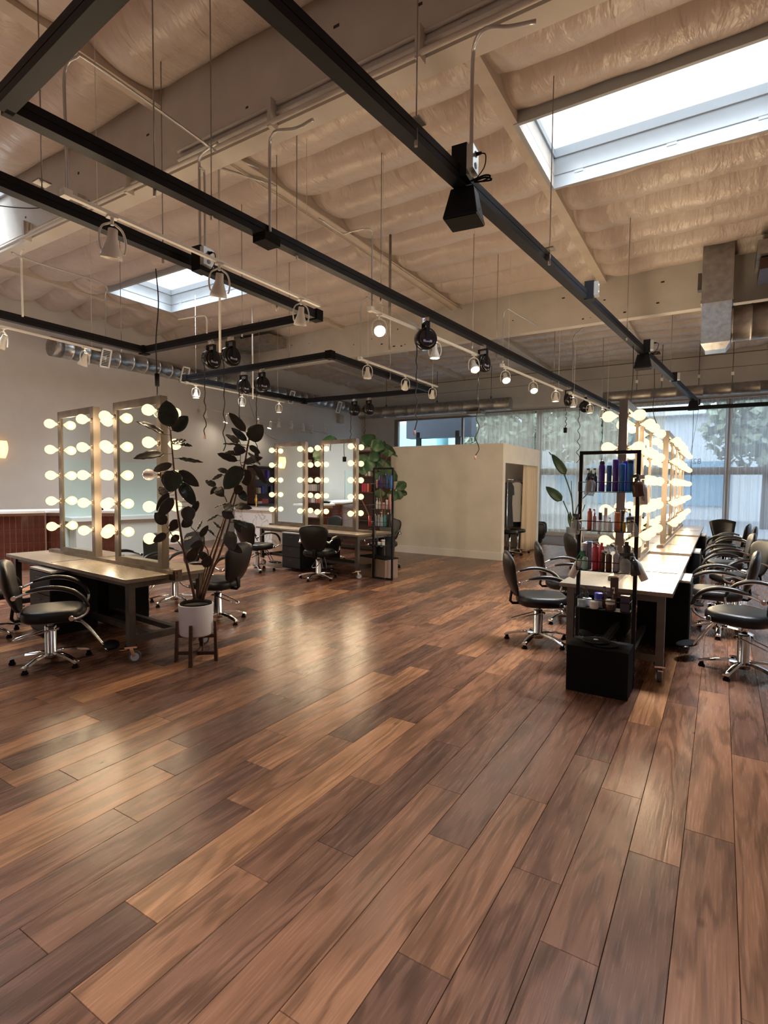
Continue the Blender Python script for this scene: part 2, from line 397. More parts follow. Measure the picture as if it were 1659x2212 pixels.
# rebuilt below as roof deck with the skylight holes left open
PUR = [-10.85, -7.87, -4.89, -1.97, .98, 3.95, 6.92]
BEAMS = [-3.6, 3.53, 10.67]
SKY = {  # (bay index) -> list of (x0,x1,y0,y1)
}
skyl = [(-1.905, .52, 5.62, 7.0), (-10.30, -7.94, 6.32, 7.73), (-10.78, -7.94, 2.10, 3.50), (-10.3, -7.94, -2.2, -.8),
        (-1.905, .52, -1.4, 0.0), (4.02, 6.4, 5.62, 7.0), (4.02, 6.4, -1.4, 0.0), (-4.82, -2.4, -6.3, -4.9)]
bm = bmesh.new()
def decks():
    # cut deck into strips around skylights
    m = MB(); ys = sorted({YB-.2, YW+.25} | {s[2]-.035 for s in skyl} | {s[3]+.035 for s in skyl})
    for a, b in zip(ys, ys[1:]):
        cuts = sorted([(s[0]-.035, s[1]+.035) for s in skyl if s[2]-.035 <= a+1e-6 and s[3]+.035 >= b-1e-6])
        x = XL-.2
        for c in cuts:
            if c[0] > x: m.box(x, c[0], a, b, 5.62, 5.72)
            x = c[1]
        m.box(x, XR+.2, a, b, 5.62, 5.72)
    return m
ceiling.data = decks().mesh('ceiling', whitep)
for y in BEAMS: MB().box(XL, XR, y, y+.18, 4.615, 5.60).build('beam', beamp, ceiling)
for y in BEAMS[1:]:
    h = MB(); rg = random.Random(3)
    for i in range(26):
        x = rg.uniform(-10, 2.5); z = rg.uniform(4.68, 5.2); w_ = rg.uniform(.008, .03)
        h.box(x, x+w_*rg.uniform(1,2.5), y-.003, y, z, z+w_)
    o = h.build('nail_holes', holem, ceiling); o['kind'] = 'stuff'
ends = [YB, -3.6, 3.53, 10.67, YW]
for x in PUR:
    for j in range(4):
        y0 = ends[j]+(.18 if j else 0); y1 = ends[j+1]
        MB().box(x-.07, x+.07, y0, y1, 5.306, 5.60).build('purlin', purlinp, ceiling)
# insulation batts between joists
def batt_mesh(w, l, seed, amp):
    rg = random.Random(seed); ph = rg.random()*6
    def fn(u, v):
        x = (u-.5)*w; y = (v-.5)*l
        e = min(1, u*14, (1-u)*14)
        prof = math.sin(pi*v)**.5
        asym = .25*math.sin(2*pi*v)
        z = .075-(amp*(prof+.35*asym*prof))*(.55+.45*e) - .012*math.sin(u*9+ph)*prof - .008*math.sin(u*23+v*4+ph*2)*prof
        return (x, y, z)
    return MB().grid(fn, 26, 10).mesh('insulation_batt', insul, rec=False)
cache = {}
xb = [XL]+PUR+[XR]
def pitch_rows(y0, y1):
    n = round((y1-y0)/.735); return [(y0+(y1-y0)*i/n, y0+(y1-y0)*(i+1)/n) for i in range(n)]
rowsets = {0: pitch_rows(YB, -3.6), 1: pitch_rows(-3.42, 3.53), 2: [(3.71,4.33),(4.33,5.06),(5.06,5.80),(5.80,6.52),(6.52,7.24),(7.24,7.97),(7.97,8.71),(8.71,9.40),(9.40,10.04),(10.04,10.67)], 3: pitch_rows(10.85, YW)}
rg = random.Random(5)
for bi in range(len(xb)-1):
    x0 = xb[bi]+(.07 if bi else 0); x1 = xb[bi+1]-(.07 if bi+2 < len(xb) else 0)
    for j in range(4):
        for (y0, y1) in rowsets[j]:
            segs = [(x0, x1)]; a0, a1 = y0, y1
            for s in skyl:
                if s[0] < x1 and s[1] > x0 and s[2] < a1-.02 and s[3] > a0+.02:
                    # clip the batt against the skylight well
                    if s[2] > a0+.18 and s[2] < a1: keep = (a0, s[2]-.0)
                    elif s[3] < a1-.18 and s[3] > a0: keep = (s[3]+.0, a1)
                    else: keep = None
                    rest_x = [(p, q) for p, q in ((x0, s[0]), (s[1], x1)) if q-p > .12]
                    for p, q in rest_x:
                        me = batt_mesh(q-p, a1-a0, rg.random(), .15); put('insulation_batt', me, ceiling, ((p+q)/2, (a0+a1)/2, 5.40))
                    if keep:
                        q0, q1 = max(s[0], x0), min(s[1], x1)
                        me = batt_mesh(q1-q0, keep[1]-keep[0], rg.random(), .15); put('insulation_batt', me, ceiling, ((q0+q1)/2, (keep[0]+keep[1])/2, 5.40))
                    segs = []; break
            for p, q in segs:
                key = (round(q-p, 2), round(a1-a0, 2), rg.randrange(3), j == 3)
                if key not in cache: cache[key] = batt_mesh(q-p, a1-a0, hash(key) % 97, .13 if j == 3 else .19)
                o = put('insulation_batt', cache[key], ceiling, ((p+q)/2, (a0+a1)/2, 5.40))
                if bi == 0: o.rotation_euler = (0, -.105, 0); o.location.z = 5.33
# skylight wells and lenses
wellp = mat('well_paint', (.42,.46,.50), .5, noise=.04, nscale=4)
def lens_mat():
    mt = bpy.data.materials.new('skylight_lens'); mt.use_nodes = True; nt = mt.node_tree; nt.nodes.clear()
    o = nt.nodes.new('ShaderNodeOutputMaterial'); e = nt.nodes.new('ShaderNodeEmission'); e.inputs[0].default_value = (.82,.92,1,1); e.inputs[1].default_value = SKYLIGHT
    t = nt.nodes.new('ShaderNodeBsdfTransparent'); a = nt.nodes.new('ShaderNodeAddShader'); nt.links.new(e.outputs[0], a.inputs[0]); nt.links.new(t.outputs[0], a.inputs[1]); nt.links.new(a.outputs[0], o.inputs[0]); return mt
lens = lens_mat()
for i, (x0, x1, y0, y1) in enumerate(skyl):
    t = .04
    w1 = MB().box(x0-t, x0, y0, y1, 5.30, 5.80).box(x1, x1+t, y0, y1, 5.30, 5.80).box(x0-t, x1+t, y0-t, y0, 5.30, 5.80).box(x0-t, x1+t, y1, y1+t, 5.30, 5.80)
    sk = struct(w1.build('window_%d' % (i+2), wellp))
    g = MB().box(x0, x0+.006, y0, y1, 5.452, 5.458).box(x1-.006, x1, y0, y1, 5.452, 5.458).box(x0, x1, y1-.006, y1, 5.452, 5.460).box(x0, x1, y0, y0+.006, 5.452, 5.458)
    g.build('board_seam', mat('seam_grey', (.30,.32,.33), .8), sk)
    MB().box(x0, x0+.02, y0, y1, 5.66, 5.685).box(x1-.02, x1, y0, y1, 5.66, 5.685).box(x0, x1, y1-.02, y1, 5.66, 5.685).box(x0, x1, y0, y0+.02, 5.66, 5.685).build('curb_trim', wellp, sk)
    if i < 2:
        for px in (x0+.25, x0+1.25, x0+2.1):
            MB().box(px, px+.10, y1-.004, y1, 5.42, 5.50).build('nail_plate', wellp, sk)
    MB().add([(x0-.01,y0-.01,5.78),(x1+.01,y0-.01,5.78),(x1+.01,y1+.01,5.78),(x0-.01,y1+.01,5.78)],[(0,3,2,1)]).build('pane', lens, sk)
    ld = bpy.data.lights.new('skylight_daylight', 'AREA'); ld.shape = 'RECTANGLE'; ld.size = (x1-x0)*.86; ld.size_y = (y1-y0)*.74; ld.energy = DAY_W*(1.0 if i < 3 else .85)*(x1-x0)*(y1-y0)/3.3; ld.color = (.86,.93,1.0); ld.spread = math.radians(84)
    put('skylight_daylight', ld, sk, ((x0+x1)/2, (y0+y1)/2, 5.815))
MB().box(XL-.2, XR+.2, YB-.2, YW+.25, 5.83, 5.9).build('roof_cover', whitep, ceiling)

# ------------------------------------------------------------------ styling stations
M = {}
def shared(key, fn):
    if key not in M: M[key] = fn()
    return M[key]
TL, TW, TZ = 2.71, .88, .76
def bulb_mesh(mt):
    prof = [(.0135,0),(.0135,.012),(.018,.024),(.030,.038),(.044,.055),(.0515,.075),(.0525,.09),(.048,.11),(.036,.128),(.018,.139),(.0001,.142)]
    return MB().lathe(prof, 12, None, True, False).mesh('bulb', mt)
def bulb_light():
    l = bpy.data.lights.new('bulb_light', 'POINT'); l.energy = BULB_W; l.color = (1.0, .76, .48); l.shadow_soft_size = .03; return l
def socket_mesh(): return MB().lathe([(.030,0),(.030,.006),(.019,.010),(.018,.022)], 12).mesh('socket', steel)
def cab_mesh():
    return MB().box(-.25,.25,-.225,.225,0,.635).mesh('cabinet', blackm)
drawerm = mat('charcoal_drawer', (.022,.023,.027), .45)
def station(name, label, ctr, rz, unlit=(), group='rolling mirror stations', side_cabs=((-.22, -1), (-.22, 1)), mir=((-.91,-.05),(.37,1.24)), flip=False, my=0.0, dv=(-1.2, 1.43)):
    t = thing(name, label, 'station', (ctr[0], ctr[1], 0), rz, group)
    L2, W2 = TL/2, TW/2
    top = put('tabletop', shared('top%s' % TL, lambda: MB().box(-L2, L2, -W2, W2, TZ-.035, TZ).mesh('tabletop', laminate)), t)
    bv = top.modifiers.new('bevel', 'BEVEL'); bv.width = .004; bv.segments = 2
    put('divider', shared('div%.2f' % dv[0], lambda: MB().box(dv[0], dv[1], -.045, .045, TZ, TZ+.035).mesh('divider', steel)), t, (0, my, 0))
    o = put('outlet_box', shared('outb', lambda: MB().box(-.05, .05, -.035, .035, -.055, .045).cyl((.05,0,.015),(.056,0,.015),.016).cyl((.05,0,-.025),(.056,0,-.025),.016).mesh('outlet_box', steel)), t, (dv[1]-.03 if not flip else dv[0]+.03, my, TZ), (0, 0, 0 if not flip else pi))
    for sy in (-1, 1):
        put('recess_handle', shared('slot', lambda: MB().box(-.01, .01, -.16, .16, 0, .004).mesh('recess_handle', steeld)), t, (-.22, sy*.245, TZ))
    # steel stand
    def leg(): return MB().box(-.03,.03,-.03,.03,.15,TZ-.035).mesh('leg', steeld)
    for sx in (-1, 1):
        for sy in (-1, 1):
            put('leg', shared('leg', leg), t, (sx*1.26, sy*.355, 0))
            c = put('caster', shared('caster', lambda: MB().box(-.05,.05,-.04,.04,.135,.15).beam((0,-.026,.14),(.025,-.026,.06),.03,.004,(0,1,0)).beam((0,.026,.14),(.025,.026,.06),.03,.004,(0,1,0)).box(-.09,-.03,-.02,.02,.118,.126).mesh('caster', chrome)), t, (sx*1.26, sy*.355, 0), (0,0,.6+sx*.4))
            put('wheel', shared('wheel', lambda: MB().cyl((.03,-.018,.052),(.03,.018,.052),.052,None,20).mesh('wheel', mat('grey_rubber', (.10,.10,.11), .5))), c)
            put('hub', shared('hub', lambda: MB().cyl((.03,-.021,.052),(.03,.021,.052),.036,None,16).mesh('hub', mat('pale_hub', (.55,.56,.60), .4))), c)
        put('rail', shared('er', lambda: MB().box(-.025,.025,-.33,.33,TZ-.095,TZ-.035).mesh('rail', steeld)), t, (sx*1.26,0,0))
        put('rail', shared('el', lambda: MB().box(-.025,.025,-.33,.33,.17,.23).mesh('rail', steeld)), t, (sx*1.26,0,0))
    for sy in (-1, 1):
        put('rail', shared('lr', lambda: MB().box(-1.24,1.24,-.025,.025,TZ-.085,TZ-.035).mesh('rail', steeld)), t, (0,sy*.345,0))
    for sy in (-.12, .12):
        put('rail', shared('lb', lambda: MB().box(-1.24,1.24,-.025,.025,.17,.22).mesh('rail', steeld)), t, (0,sy*1.0,0))
    # pedestal drawer cabinets hung under the top
    for cx, sy in side_cabs:
        c = put('cabinet', shared('cab', cab_mesh), t, (cx, sy*.285, .05))
        put('cabinet_top', shared('ctop', lambda: MB().box(-.255,.255,-.23,.23,.635,.655).mesh('cabinet_top', mat('pale_laminate', (.50,.47,.45), .25))), c)
        for i, (z0, z1) in enumerate(((.015,.20),(.21,.40),(.41,.625))):
            d = put('drawer', shared('drawer%d' % i, lambda z0=z0, z1=z1: MB().box(-.24,.24,-.012,0,z0,z1).tube([(-.05,-.012,z1-.05),(-.05,-.028,z1-.05),(.05,-.028,z1-.05),(.05,-.012,z1-.05)],.004,6).mesh('drawer', drawerm)), c, (0, sy*.225, 0), (0,0,0 if sy < 0 else pi))
    # mirror frames
    for mi, (a, b) in enumerate(mir):
        w = b-a; h0, h1 = TZ+.035, 2.40; p = .072
        key = 'mf%.2f' % w
        mf = put('mirror_frame', shared(key, lambda: MB().box(0,p,-p/2,p/2,h0,h1).box(w-p,w,-p/2,p/2,h0,h1).box(p,w-p,-p/2,p/2,h1-.075,h1).box(p,w-p,-p/2,p/2,h0,h0+.05).mesh('mirror_frame', steel)), t, (a,my,0))
        put('mirror', shared(key+'g', lambda: MB().box(p,w-p,-.022,.022,h0+.05,h1-.075).mesh('mirror', mirrorm)), mf)
        for zi in range(5):
            z = 1.085+.293*zi
            for px in (p/2, w-p/2):
                for sy in (-1, 1):
                    off = (mi, zi, 0 if px < w/2 else 1, sy) in unlit
                    rot = (pi/2, 0, 0) if sy < 0 else (-pi/2, 0, 0)
                    put('socket', shared('socket', socket_mesh), mf, (px, sy*p/2, z), rot)
                    put('bulb', shared('bulboff' if off else 'bulb', lambda: bulb_mesh(bulboff if off else litbulb)), mf, (px, sy*(p/2+.012), z), rot)
                    if not off: put('bulb_light', shared('bl', bulb_light), mf, (px, sy*(p/2+.102), z))
    return t
R5 = math.radians(-5); R7 = math.radians(-7.2)
station('styling_station', 'mirror station on casters nearest the left edge, beside the potted rubber plant', (-5.63, 3.315), R5, unlit={(1,2,1,-1)})
station('styling_station', 'mirror station in the middle distance, in front of the dark product shelving', (-6.36, 7.97), R7, mir=((-1.27,-.37),(.03,.93)), dv=(-1.43,1.32))
RX = -.737
station('styling_station', 'nearest mirror station of the right-hand row, behind the black product rack', (RX, 6.16), pi/2, side_cabs=((.0,-1),(.05,1)), flip=True, mir=((-.72,.17),(.56,1.42)), my=.055, dv=(-1.0,1.5))
station('styling_station', 'second mirror station of the right-hand row', (RX, 9.19), pi/2, flip=True, side_cabs=((-.3,-1),(-.3,1)), mir=((-.48,.40),(.60,1.40)), my=-.045, dv=(-.85,1.46))
station('styling_station', 'farthest mirror station of the right-hand row, towards the curtained window', (RX, 12.27), pi/2, flip=True, side_cabs=((-.3,-1),(-.3,1)))

# ------------------------------------------------------------------ salon chairs (local +x is forward)
def rounded_pad(w, d, h, n=24, pw=3.2):
    m = MB(); layers = [(0,.90),(.18,.985),(.5,1.0),(.8,.975),(.95,.90),(1.0,.78)]
    for zz, s in layers:
        for k in range(n):
            a = 2*pi*k/n; c, s_ = math.cos(a), math.sin(a)
            q = (abs(c)**pw+abs(s_)**pw)**(-1/pw)
            m.v.append((q*c*d/2*s, q*s_*w/2*s, zz*h))
    for i in range(len(layers)-1):
        for k in range(n): m.f.append((i*n+k, i*n+(k+1) % n, (i+1)*n+(k+1) % n, (i+1)*n+k)); m.sm.append(True)
    m.f.append(tuple(range(n))[::-1]); m.sm.append(False); m.f.append(tuple(len(m.v)-n+k for k in range(n))); m.sm.append(True)
    return m
def back_mesh():
    # shield shaped padded back, curved round the sitter; local origin at its foot
    m = MB(); nz, na = 12, 20
    for i in range(nz+1):
        t = i/nz; z = .44*t
        hw = .150+.100*min(1, t/.72)**.75
        if t > .70: hw *= max(.0, 1-((t-.70)/.305)**3.0)**(1/2.6)
        if t < .10: hw *= .80+.20*(t/.10)**.5
        th = .045*(math.sin(pi*min(.97, max(.06, t*.94+.03)))**.4)
        lean = -.10*t-.02*math.sin(pi*t)
        for k in range(na):
            a = 2*pi*k/na; c, s = math.cos(a), math.sin(a)
            y = hw*math.copysign(abs(s)**.75, s); x = th*math.copysign(abs(c)**.8, c)
            m.v.append((x+lean+.55*y*y, y, z))
    for i in range(nz):
        for k in range(na): m.f.append((i*na+k, i*na+(k+1) % na, (i+1)*na+(k+1) % na, (i+1)*na+k)); m.sm.append(True)
    m.f.append(tuple(range(na))); m.sm.append(True); m.f.append(tuple(nz*na+k for k in range(na))[::-1]); m.sm.append(True)
    return m.mesh('backrest', leather)
def chair(label, x, y, deg, group='salon styling chairs', dz=0.0):
    t = thing('styling_chair', label, 'chair', (x, y, 0), math.radians(deg), group)
    up = (0, 0, dz)
    s = put('seat', shared('seat', lambda: rounded_pad(.50,.50,.105).mesh('seat', leather)), t, (.03,0,.395+dz))
    put('backrest', shared('back', back_mesh), t, (-.235,0,.49+dz))
    put('back_bracket', shared('brk', lambda: MB().tube([(-.14,0,.40),(-.26,0,.395),(-.285,0,.42),(-.275,0,.50),(-.26,0,.58)],.014,8,None,2.2).mesh('back_bracket', black)), t, up)
    for sy in (-1, 1):
        def armf(sy=sy):
            p = arc([(-.24,sy*.255,.64),(-.10,sy*.285,.69),(.06,sy*.30,.70),(.20,sy*.30,.655),(.29,sy*.295,.56),(.285,sy*.285,.475),(.21,sy*.265,.43),(.17,sy*.25,.435)], 5)
            return MB().tube(p, .011, 8).cyl((.17,sy*.24,.435),(.17,sy*.275,.435),.021,None,12).cyl((-.24,sy*.22,.64),(-.24,sy*.27,.64),.018,None,12).mesh('arm', chrome)
        a = put('arm', shared('arm%d' % sy, armf), t, up)
        def padf(sy=sy):
            p = arc([(-.15,sy*.272,.685),(-.04,sy*.290,.712),(.08,sy*.300,.710),(.19,sy*.302,.672),(.265,sy*.299,.605),(.300,sy*.295,.53)], 5)
            n = len(p); return MB().tube(p, .018, 8, [.010+.010*math.sin(pi*min(1, max(0, i/(n-1))))**.4 for i in range(n)], 1.25).mesh('arm_pad', mat('black_rubber', (.014,.014,.015), .28))
        put('arm_pad', shared('pad%d' % sy, padf), a)
    put('seat_plate', shared('plate', lambda: MB().box(-.12,.16,-.10,.10,.375,.397).mesh('seat_plate', blackm)), t, up)
    put('piston', shared('piston', lambda: MB().cyl((0,0,.30),(0,0,.40),.024).mesh('piston', chrome)), t, up)
    put('column', shared('col', lambda: MB().lathe([(.055,.045),(.055,.09),(.047,.10),(.047,.33),(.040,.338)],20).mesh('column', chrome)), t)
    def lever():
        return MB().tube([(.06,.03,.305),(-.02,.052,.30),(-.19,.045,.255),(-.26,.035,.235),(-.28,.0,.228),(-.26,-.035,.235),(-.19,-.045,.255),(-.02,-.052,.30),(.06,-.03,.305)], .007, 6).cyl((.055,-.045,.305),(.055,.045,.305),.010).mesh('pump_lever', chrome)
    put('pump_lever', shared('lever', lever), t)
    for k in range(5):
        a = 2*pi*k/5+.35
        def leg():
            pr = [(.03,.085,.030),(.10,.092,.032),(.20,.080,.030),(.29,.056,.027),(.335,.040,.026)]
            m = MB()
            for x_, z_, w_ in pr: m.v += [(x_,-w_,z_),(x_,w_,z_),(x_,w_*.72,z_+.016),(x_,-w_*.72,z_+.016)]
            for i in range(4):
                for q in range(4): m.f.append((i*4+q, i*4+(q+1) % 4, i*4+4+(q+1) % 4, i*4+4+q)); m.sm.append(q == 2)
            m.f += [(0,1,2,3),(19,18,17,16)]; m.sm += [False, False]
            return m.mesh('base_leg', chrome)
        l = put('base_leg', shared('bleg', leg), t, (0,0,0), (0,0,a))
        put('glide', shared('glide', lambda: MB().lathe([(.026,0),(.028,.012),(.020,.02),(.014,.045)],12,Matrix.Translation((.31,0,0))).mesh('glide', blackm)), l)
    def foot():
        m = MB()
        for sy in (-1, 1): m.tube([(.17,sy*.03,.37),(.24,sy*.032,.345),(.31,sy*.034,.26),(.40,sy*.036,.12),(.415,sy*.036,.10)], .0095, 8)
        return m.tube([(.415,-.036,.10),(.43,-.12,.092),(.45,-.125,.09)], .008, 6).tube([(.415,.036,.10),(.43,.12,.092),(.45,.125,.09)], .008, 6).mesh('footrest', chrome)
    f = put('footrest', shared('foot', foot), t, up)
    put('foot_pad', shared('fpad', lambda: MB().lathe([(.10,0),(.115,.008),(.115,.018),(.10,.024)],20,Matrix.Translation((.475,0,.085)) @ Matrix.Diagonal((.62,1.35,1,1))).mesh('foot_pad', blackm)), f)
    return t
G1 = 'chairs round the left station'; G2 = 'chairs round the middle station'; G3 = 'chairs along the left of the right-hand row'; G4 = 'chairs along the right of the right-hand row'
chair('black styling chair at the lower left, seen whole in front of the left station', -4.985, 2.464, 60, G1)
chair('black styling chair cut off by the left edge of the photo', -6.42, 2.52, 72, G1)
chair('black styling chair behind the potted rubber plant, facing left', -4.92, 4.28, 192, G1)
chair('black styling chair behind the left station, its back seen under the right mirror', -6.15, 4.62, 262, G1)
chair('black styling chair in front of the middle station, right one of two', -5.733, 7.145, 112, G2)
chair('black styling chair in front of the middle station, by the marble counter', -7.215, 7.192, 90, G2)
chair('black styling chair behind the middle station, its back showing between the two mirrors', -6.9, 9.0, 255, G2)
chair('black styling chair behind the middle station beside the product rack', -5.55, 8.95, 280, G2)
chair('black styling chair nearest the camera left of the black product rack', -1.553, 5.512, 27, G3)
chair('second black styling chair left of the right-hand row, behind the nearest one', -1.55, 6.60, 20, G3)
chair('third black styling chair left of the right-hand row', -1.55, 8.10, 30, G3)
chair('fourth black styling chair left of the right-hand row', -1.66, 9.3, 15, G3)
chair('black styling chair cut off by the right edge of the photo, nearest on that side', .21, 5.556, 155, G4, .045)
chair('second black styling chair right of the mirrors, back turned towards the window', .02, 6.947, 178, G4)
chair('third black styling chair right of the mirrors, with a wide back seen from its side', .20, 8.25, 205, G4)
chair('fourth black styling chair right of the mirrors', .10, 9.60, 185, G4)
chair('fifth black styling chair right of the mirrors', .20, 11.35, 180, G4)
chair('farthest black styling chair right of the mirrors', .14, 12.2, 172, G4)
chair('black styling chair at the wall behind the left station, seen only in its mirror', -10.2, -.4, 200, 'chairs seen in the mirrors')
t = thing('hooded_chair', 'black chair with a square flared back at the far end of the right-hand row', 'chair', (.08, 13.2, 0), .2); t.scale = (.86,.86,.9)
rounded_pad(.5,.5,.09).build('seat', leather, t).location = (0,0,.42)
MB().grid(lambda u, v: ((u-.5)*(.38+.20*v), .18+.12*v-.35*(u-.5)**2, .50+.48*v+.05*v*math.sin(pi*u)), 8, 6).build('backrest', leather, t).modifiers.new('thickness', 'SOLIDIFY').thickness = .05
MB().lathe([(.24,0),(.24,.02),(.04,.035),(.04,.42)], 20).build('pedestal', chrome, t)

# ------------------------------------------------------------------ suspended black lighting frames
FZ = 3.72
def strut(mb, a, b):
    mb.beam(Vector(a)+Vector((0,0,.027)), Vector(b)+Vector((0,0,.027)), .088, .048)
    mb.beam(Vector(a)-Vector((0,0,.027)), Vector(b)-Vector((0,0,.027)), .088, .048)
    mb.beam(a, b, .076, .012)
def frame(name, label, bars, joints=True):
    c = Vector(bars[0][0]); t = thing(name, label, 'frame', c, 0, 'black frames hung under the ceiling')
    for a, b in bars:
        m = MB(); strut(m, Vector(a), Vector(b)); m.build('bar', black, t, world=True)
    for a, b in bars:
        m = MB(); p = Vector(b); m.box(p.x-.06, p.x+.06, p.y-.06, p.y+.06, p.z-.065, p.z+.065); m.build('corner_bracket', blackm, t, world=True)
    return t
# frame over the right: A (right bar), B (left bar), far cross bar, near cross bar
A0, A1 = Z(553, -25, FZ), Z(1507, 869, FZ)
B0, B1 = Z(8, 222, FZ), Z(1346, 889, FZ)
X1 = Z(1720, 865, FZ); N1 = Z(215, 3, FZ); d = (N1-B0); N1 = B0+d*2.3
frame('lighting_frame', 'large black frame running to the window over the right-hand row', [(A0-(A1-A0)*.15, A1), (B0, B1), (B1, A1+(X1-A1)*1.6), (B0, N1)])
CZ = 3.65
C0, C1 = Z(-140, 332, CZ), Z(683, 682, CZ)
D1, D0 = Z(312, 757, CZ), Z(-150, 643, CZ)
frame('lighting_frame', 'black frame hung above the left station and the rubber plant', [(C0, C1), (C1, D1), (D1, D0)])
E1, E2, E3, E4 = Z(403, 817, CZ), Z(713, 767, CZ), Z(929, 843, CZ), Z(657, 866, CZ)
frame('lighting_frame', 'smaller black rectangular frame hung above the middle station', [(E1, E2), (E2, E3), (E3, E4), (E4, E1)])

# threaded rods that carry the frames
ro = MB(); n = 0
def rod(px, py, z, top=5.31, px2=None, r=.0048):
    P = Z(px, py, z); m = MB(); m.cyl((P.x,P.y,z), (P.x,P.y,top), r, None, 6)
    m.box(P.x-.045,P.x+.045,P.y-.045,P.y+.045,z+.05,z+.062).cyl((P.x,P.y,z-.085),(P.x,P.y,z+.02),.012,None,6)
    return m.build('hanger_rod', galvd)
RODS = [(91,412,FZ,'over the top left corner frame'),(334,398,FZ,'beside the bent conduit at upper left'),(457,452,FZ,'in front of the main beam, left of the middle'),(899,285,FZ,'at the top centre of the photo'),
        (1187,552,FZ,'in front of the skylight'),(1354,722,FZ,'right of the skylight over the right bar'),(822,640,FZ,'in the middle of the ceiling over the long bar'),(641,540,FZ,'over the long bar left of the middle'),
        (1072,766,FZ,'over the long bar near its far end'),(352,548,CZ,'over the left frame near its spotlight rail'),(598,655,CZ,'over the left frame near its corner'),(262,748,CZ,'over the left frame beside the spiral duct'),
        (523,714,CZ,'over the cross bar with two cord reels'),(1020,740,FZ,'behind the farther pair of cord reels'),(1196,828,FZ,'near the far spotlight rail'),(1300,868,FZ,'at the far end of the long bar'),
        (1448,815,FZ,'near the far speaker on the right bar'),(625,783,CZ,'over the middle frame'),(843,810,CZ,'over the right side of the middle frame'),(560,848,CZ,'over the left side of the middle frame')]
for px, py, z, s in RODS: tag(rod(px, py, z), 'thin vertical hanger rod '+s, 'rod', 'hanger rods')

# ------------------------------------------------------------------ white rails with spotlights
def spot_parts():
    M['sp_stem'] = MB().cyl((0,0,0),(0,0,-.05),.010).box(-.02,.02,-.028,.028,-.012,.0).mesh('stem', whitem)
    def yoke():
        p = arc([(0,-.012,-.04),(0,-.055,-.07),(0,-.072,-.13),(0,-.066,-.19),(0,-.058,-.20)], 5)
        q = [Vector((v.x,-v.y,v.z)) for v in p]
        return MB().tube(p, .006, 6, None, 1.6).tube(q, .006, 6, None, 1.6).mesh('yoke', whitem)
    M['sp_yoke'] = yoke()
    M['sp_head'] = MB().lathe([(.020,.05),(.026,.045),(.028,0),(.036,-.03),(.056,-.085),(.060,-.11),(.056,-.112),(.050,-.085),(.028,-.03)], 18, None, True, False).mesh('lamp_head', mat('cream_enamel', (.74,.72,.68), .3))
    M['sp_on'] = MB().lathe([(.0001,-.098),(.03,-.100),(.053,-.098)], 18, None, True, False).mesh('lens', spotm)
    M['sp_off'] = MB().lathe([(.0001,-.098),(.03,-.100),(.053,-.098)], 18, None, True, False).mesh('lens', lensoff)
spot_parts()
def spot(P, label, lit=True, tilt=0.0, az=0.0, sc=1.0, group='white spotlights'):
    sc *= .84; t = thing('spotlight', label, 'spotlight', P, az, group); t.scale = (sc,sc,sc)
    put('stem', M['sp_stem'], t); put('yoke', M['sp_yoke'], t)
    h = put('lamp_head', M['sp_head'], t, (0,0,-.12), (0, tilt, 0)); put('lens', M['sp_on' if lit else 'sp_off'], h)
    return t
def rail(a, b, label):
    m = MB().beam(a, b, .034, .024).box(a.x-.03,a.x+.03,a.y-.03,a.y+.03,a.z-.02,a.z+.03)
    for q in (a+(b-a)*.08, a+(b-a)*.92): m.cyl(q, (q.x,q.y,5.32), .0025, None, 5)
    return tag(m.build('light_rail', whitem, recenter=True), label, 'rail', 'white light rails')
def spots(z, p0, p1, lamps, label, place):
    a, b = Z(*p0, z), Z(*p1, z); rail(a, b, label); r = (b-a).normalized(); az = math.atan2(r.y, r.x)
    for (px, py, lit, tilt, zr, sc, lb) in lamps:
        # drop from the rail: pixel is that of the lamp head's centre
        d = ray(px, py); best = None
        for i in range(401):
            q = a+(b-a)*(i/400*1.1-.05); q = Vector((q.x, q.y, z))
            P = q-Vector((0,0,.15*sc)); dd = (P-CAM).cross(d).length
            if best is None or dd < best[0]: best = (dd, q)
        q = best[1]; spot(q-Vector((0,0,.012)), lb, lit, tilt, math.atan2(-q.y,-q.x)+.35*zr, sc)
spots(3.58, (143,420), (690,661), [(247,512,False,.25,.9,1.55,'large clear-shaded white spotlight at the upper left, below the nearest rail'),
      (480,598,False,.35,.6,1.5,'white spotlight below the middle of the nearest rail, left of the frame corner'),
      (655,672,False,.35,.6,1.4,'white spotlight at the end of the nearest rail, by the black frame corner')], 'nearest white light rail, upper left, along the black bar', '')
spots(3.56, (-60,690), (217,757), [(8,736,True,.5,2.8,1.35,'lit white spotlight cut by the left edge of the photo'), (185,766,True,.4,2.2,1.35,'white spotlight in front of the duct grille at the left')], 'white light rail at the left edge in front of the spiral duct', '')
spots(3.56, (403,827), (614,869), [(423.5,850,True,.0,.8,1.3,'first lit spotlight over the wall behind the rubber plant, leftmost of three'), (523,867,True,.0,.8,1.3,'lit spotlight above the right branch of the rubber plant, middle of three'),
      (603,882,True,.0,.8,1.3,'lit spotlight right of the rubber plant, rightmost of three')], 'white light rail on the left side of the middle frame', '')
spots(3.60, (778,775), (945,835.5), [(794.5,806,False,.0,.3,1.35,'unlit white spotlight in a ring yoke, at the near end of the middle frame rail'), (876.7,831,False,.7,.5,1.3,'unlit white spotlight turned sideways in the middle of the middle frame rail'),
      (935,851,False,.6,.5,1.3,'unlit white spotlight at the far end of the middle frame rail')], 'white light rail on the right side of the middle frame', '')
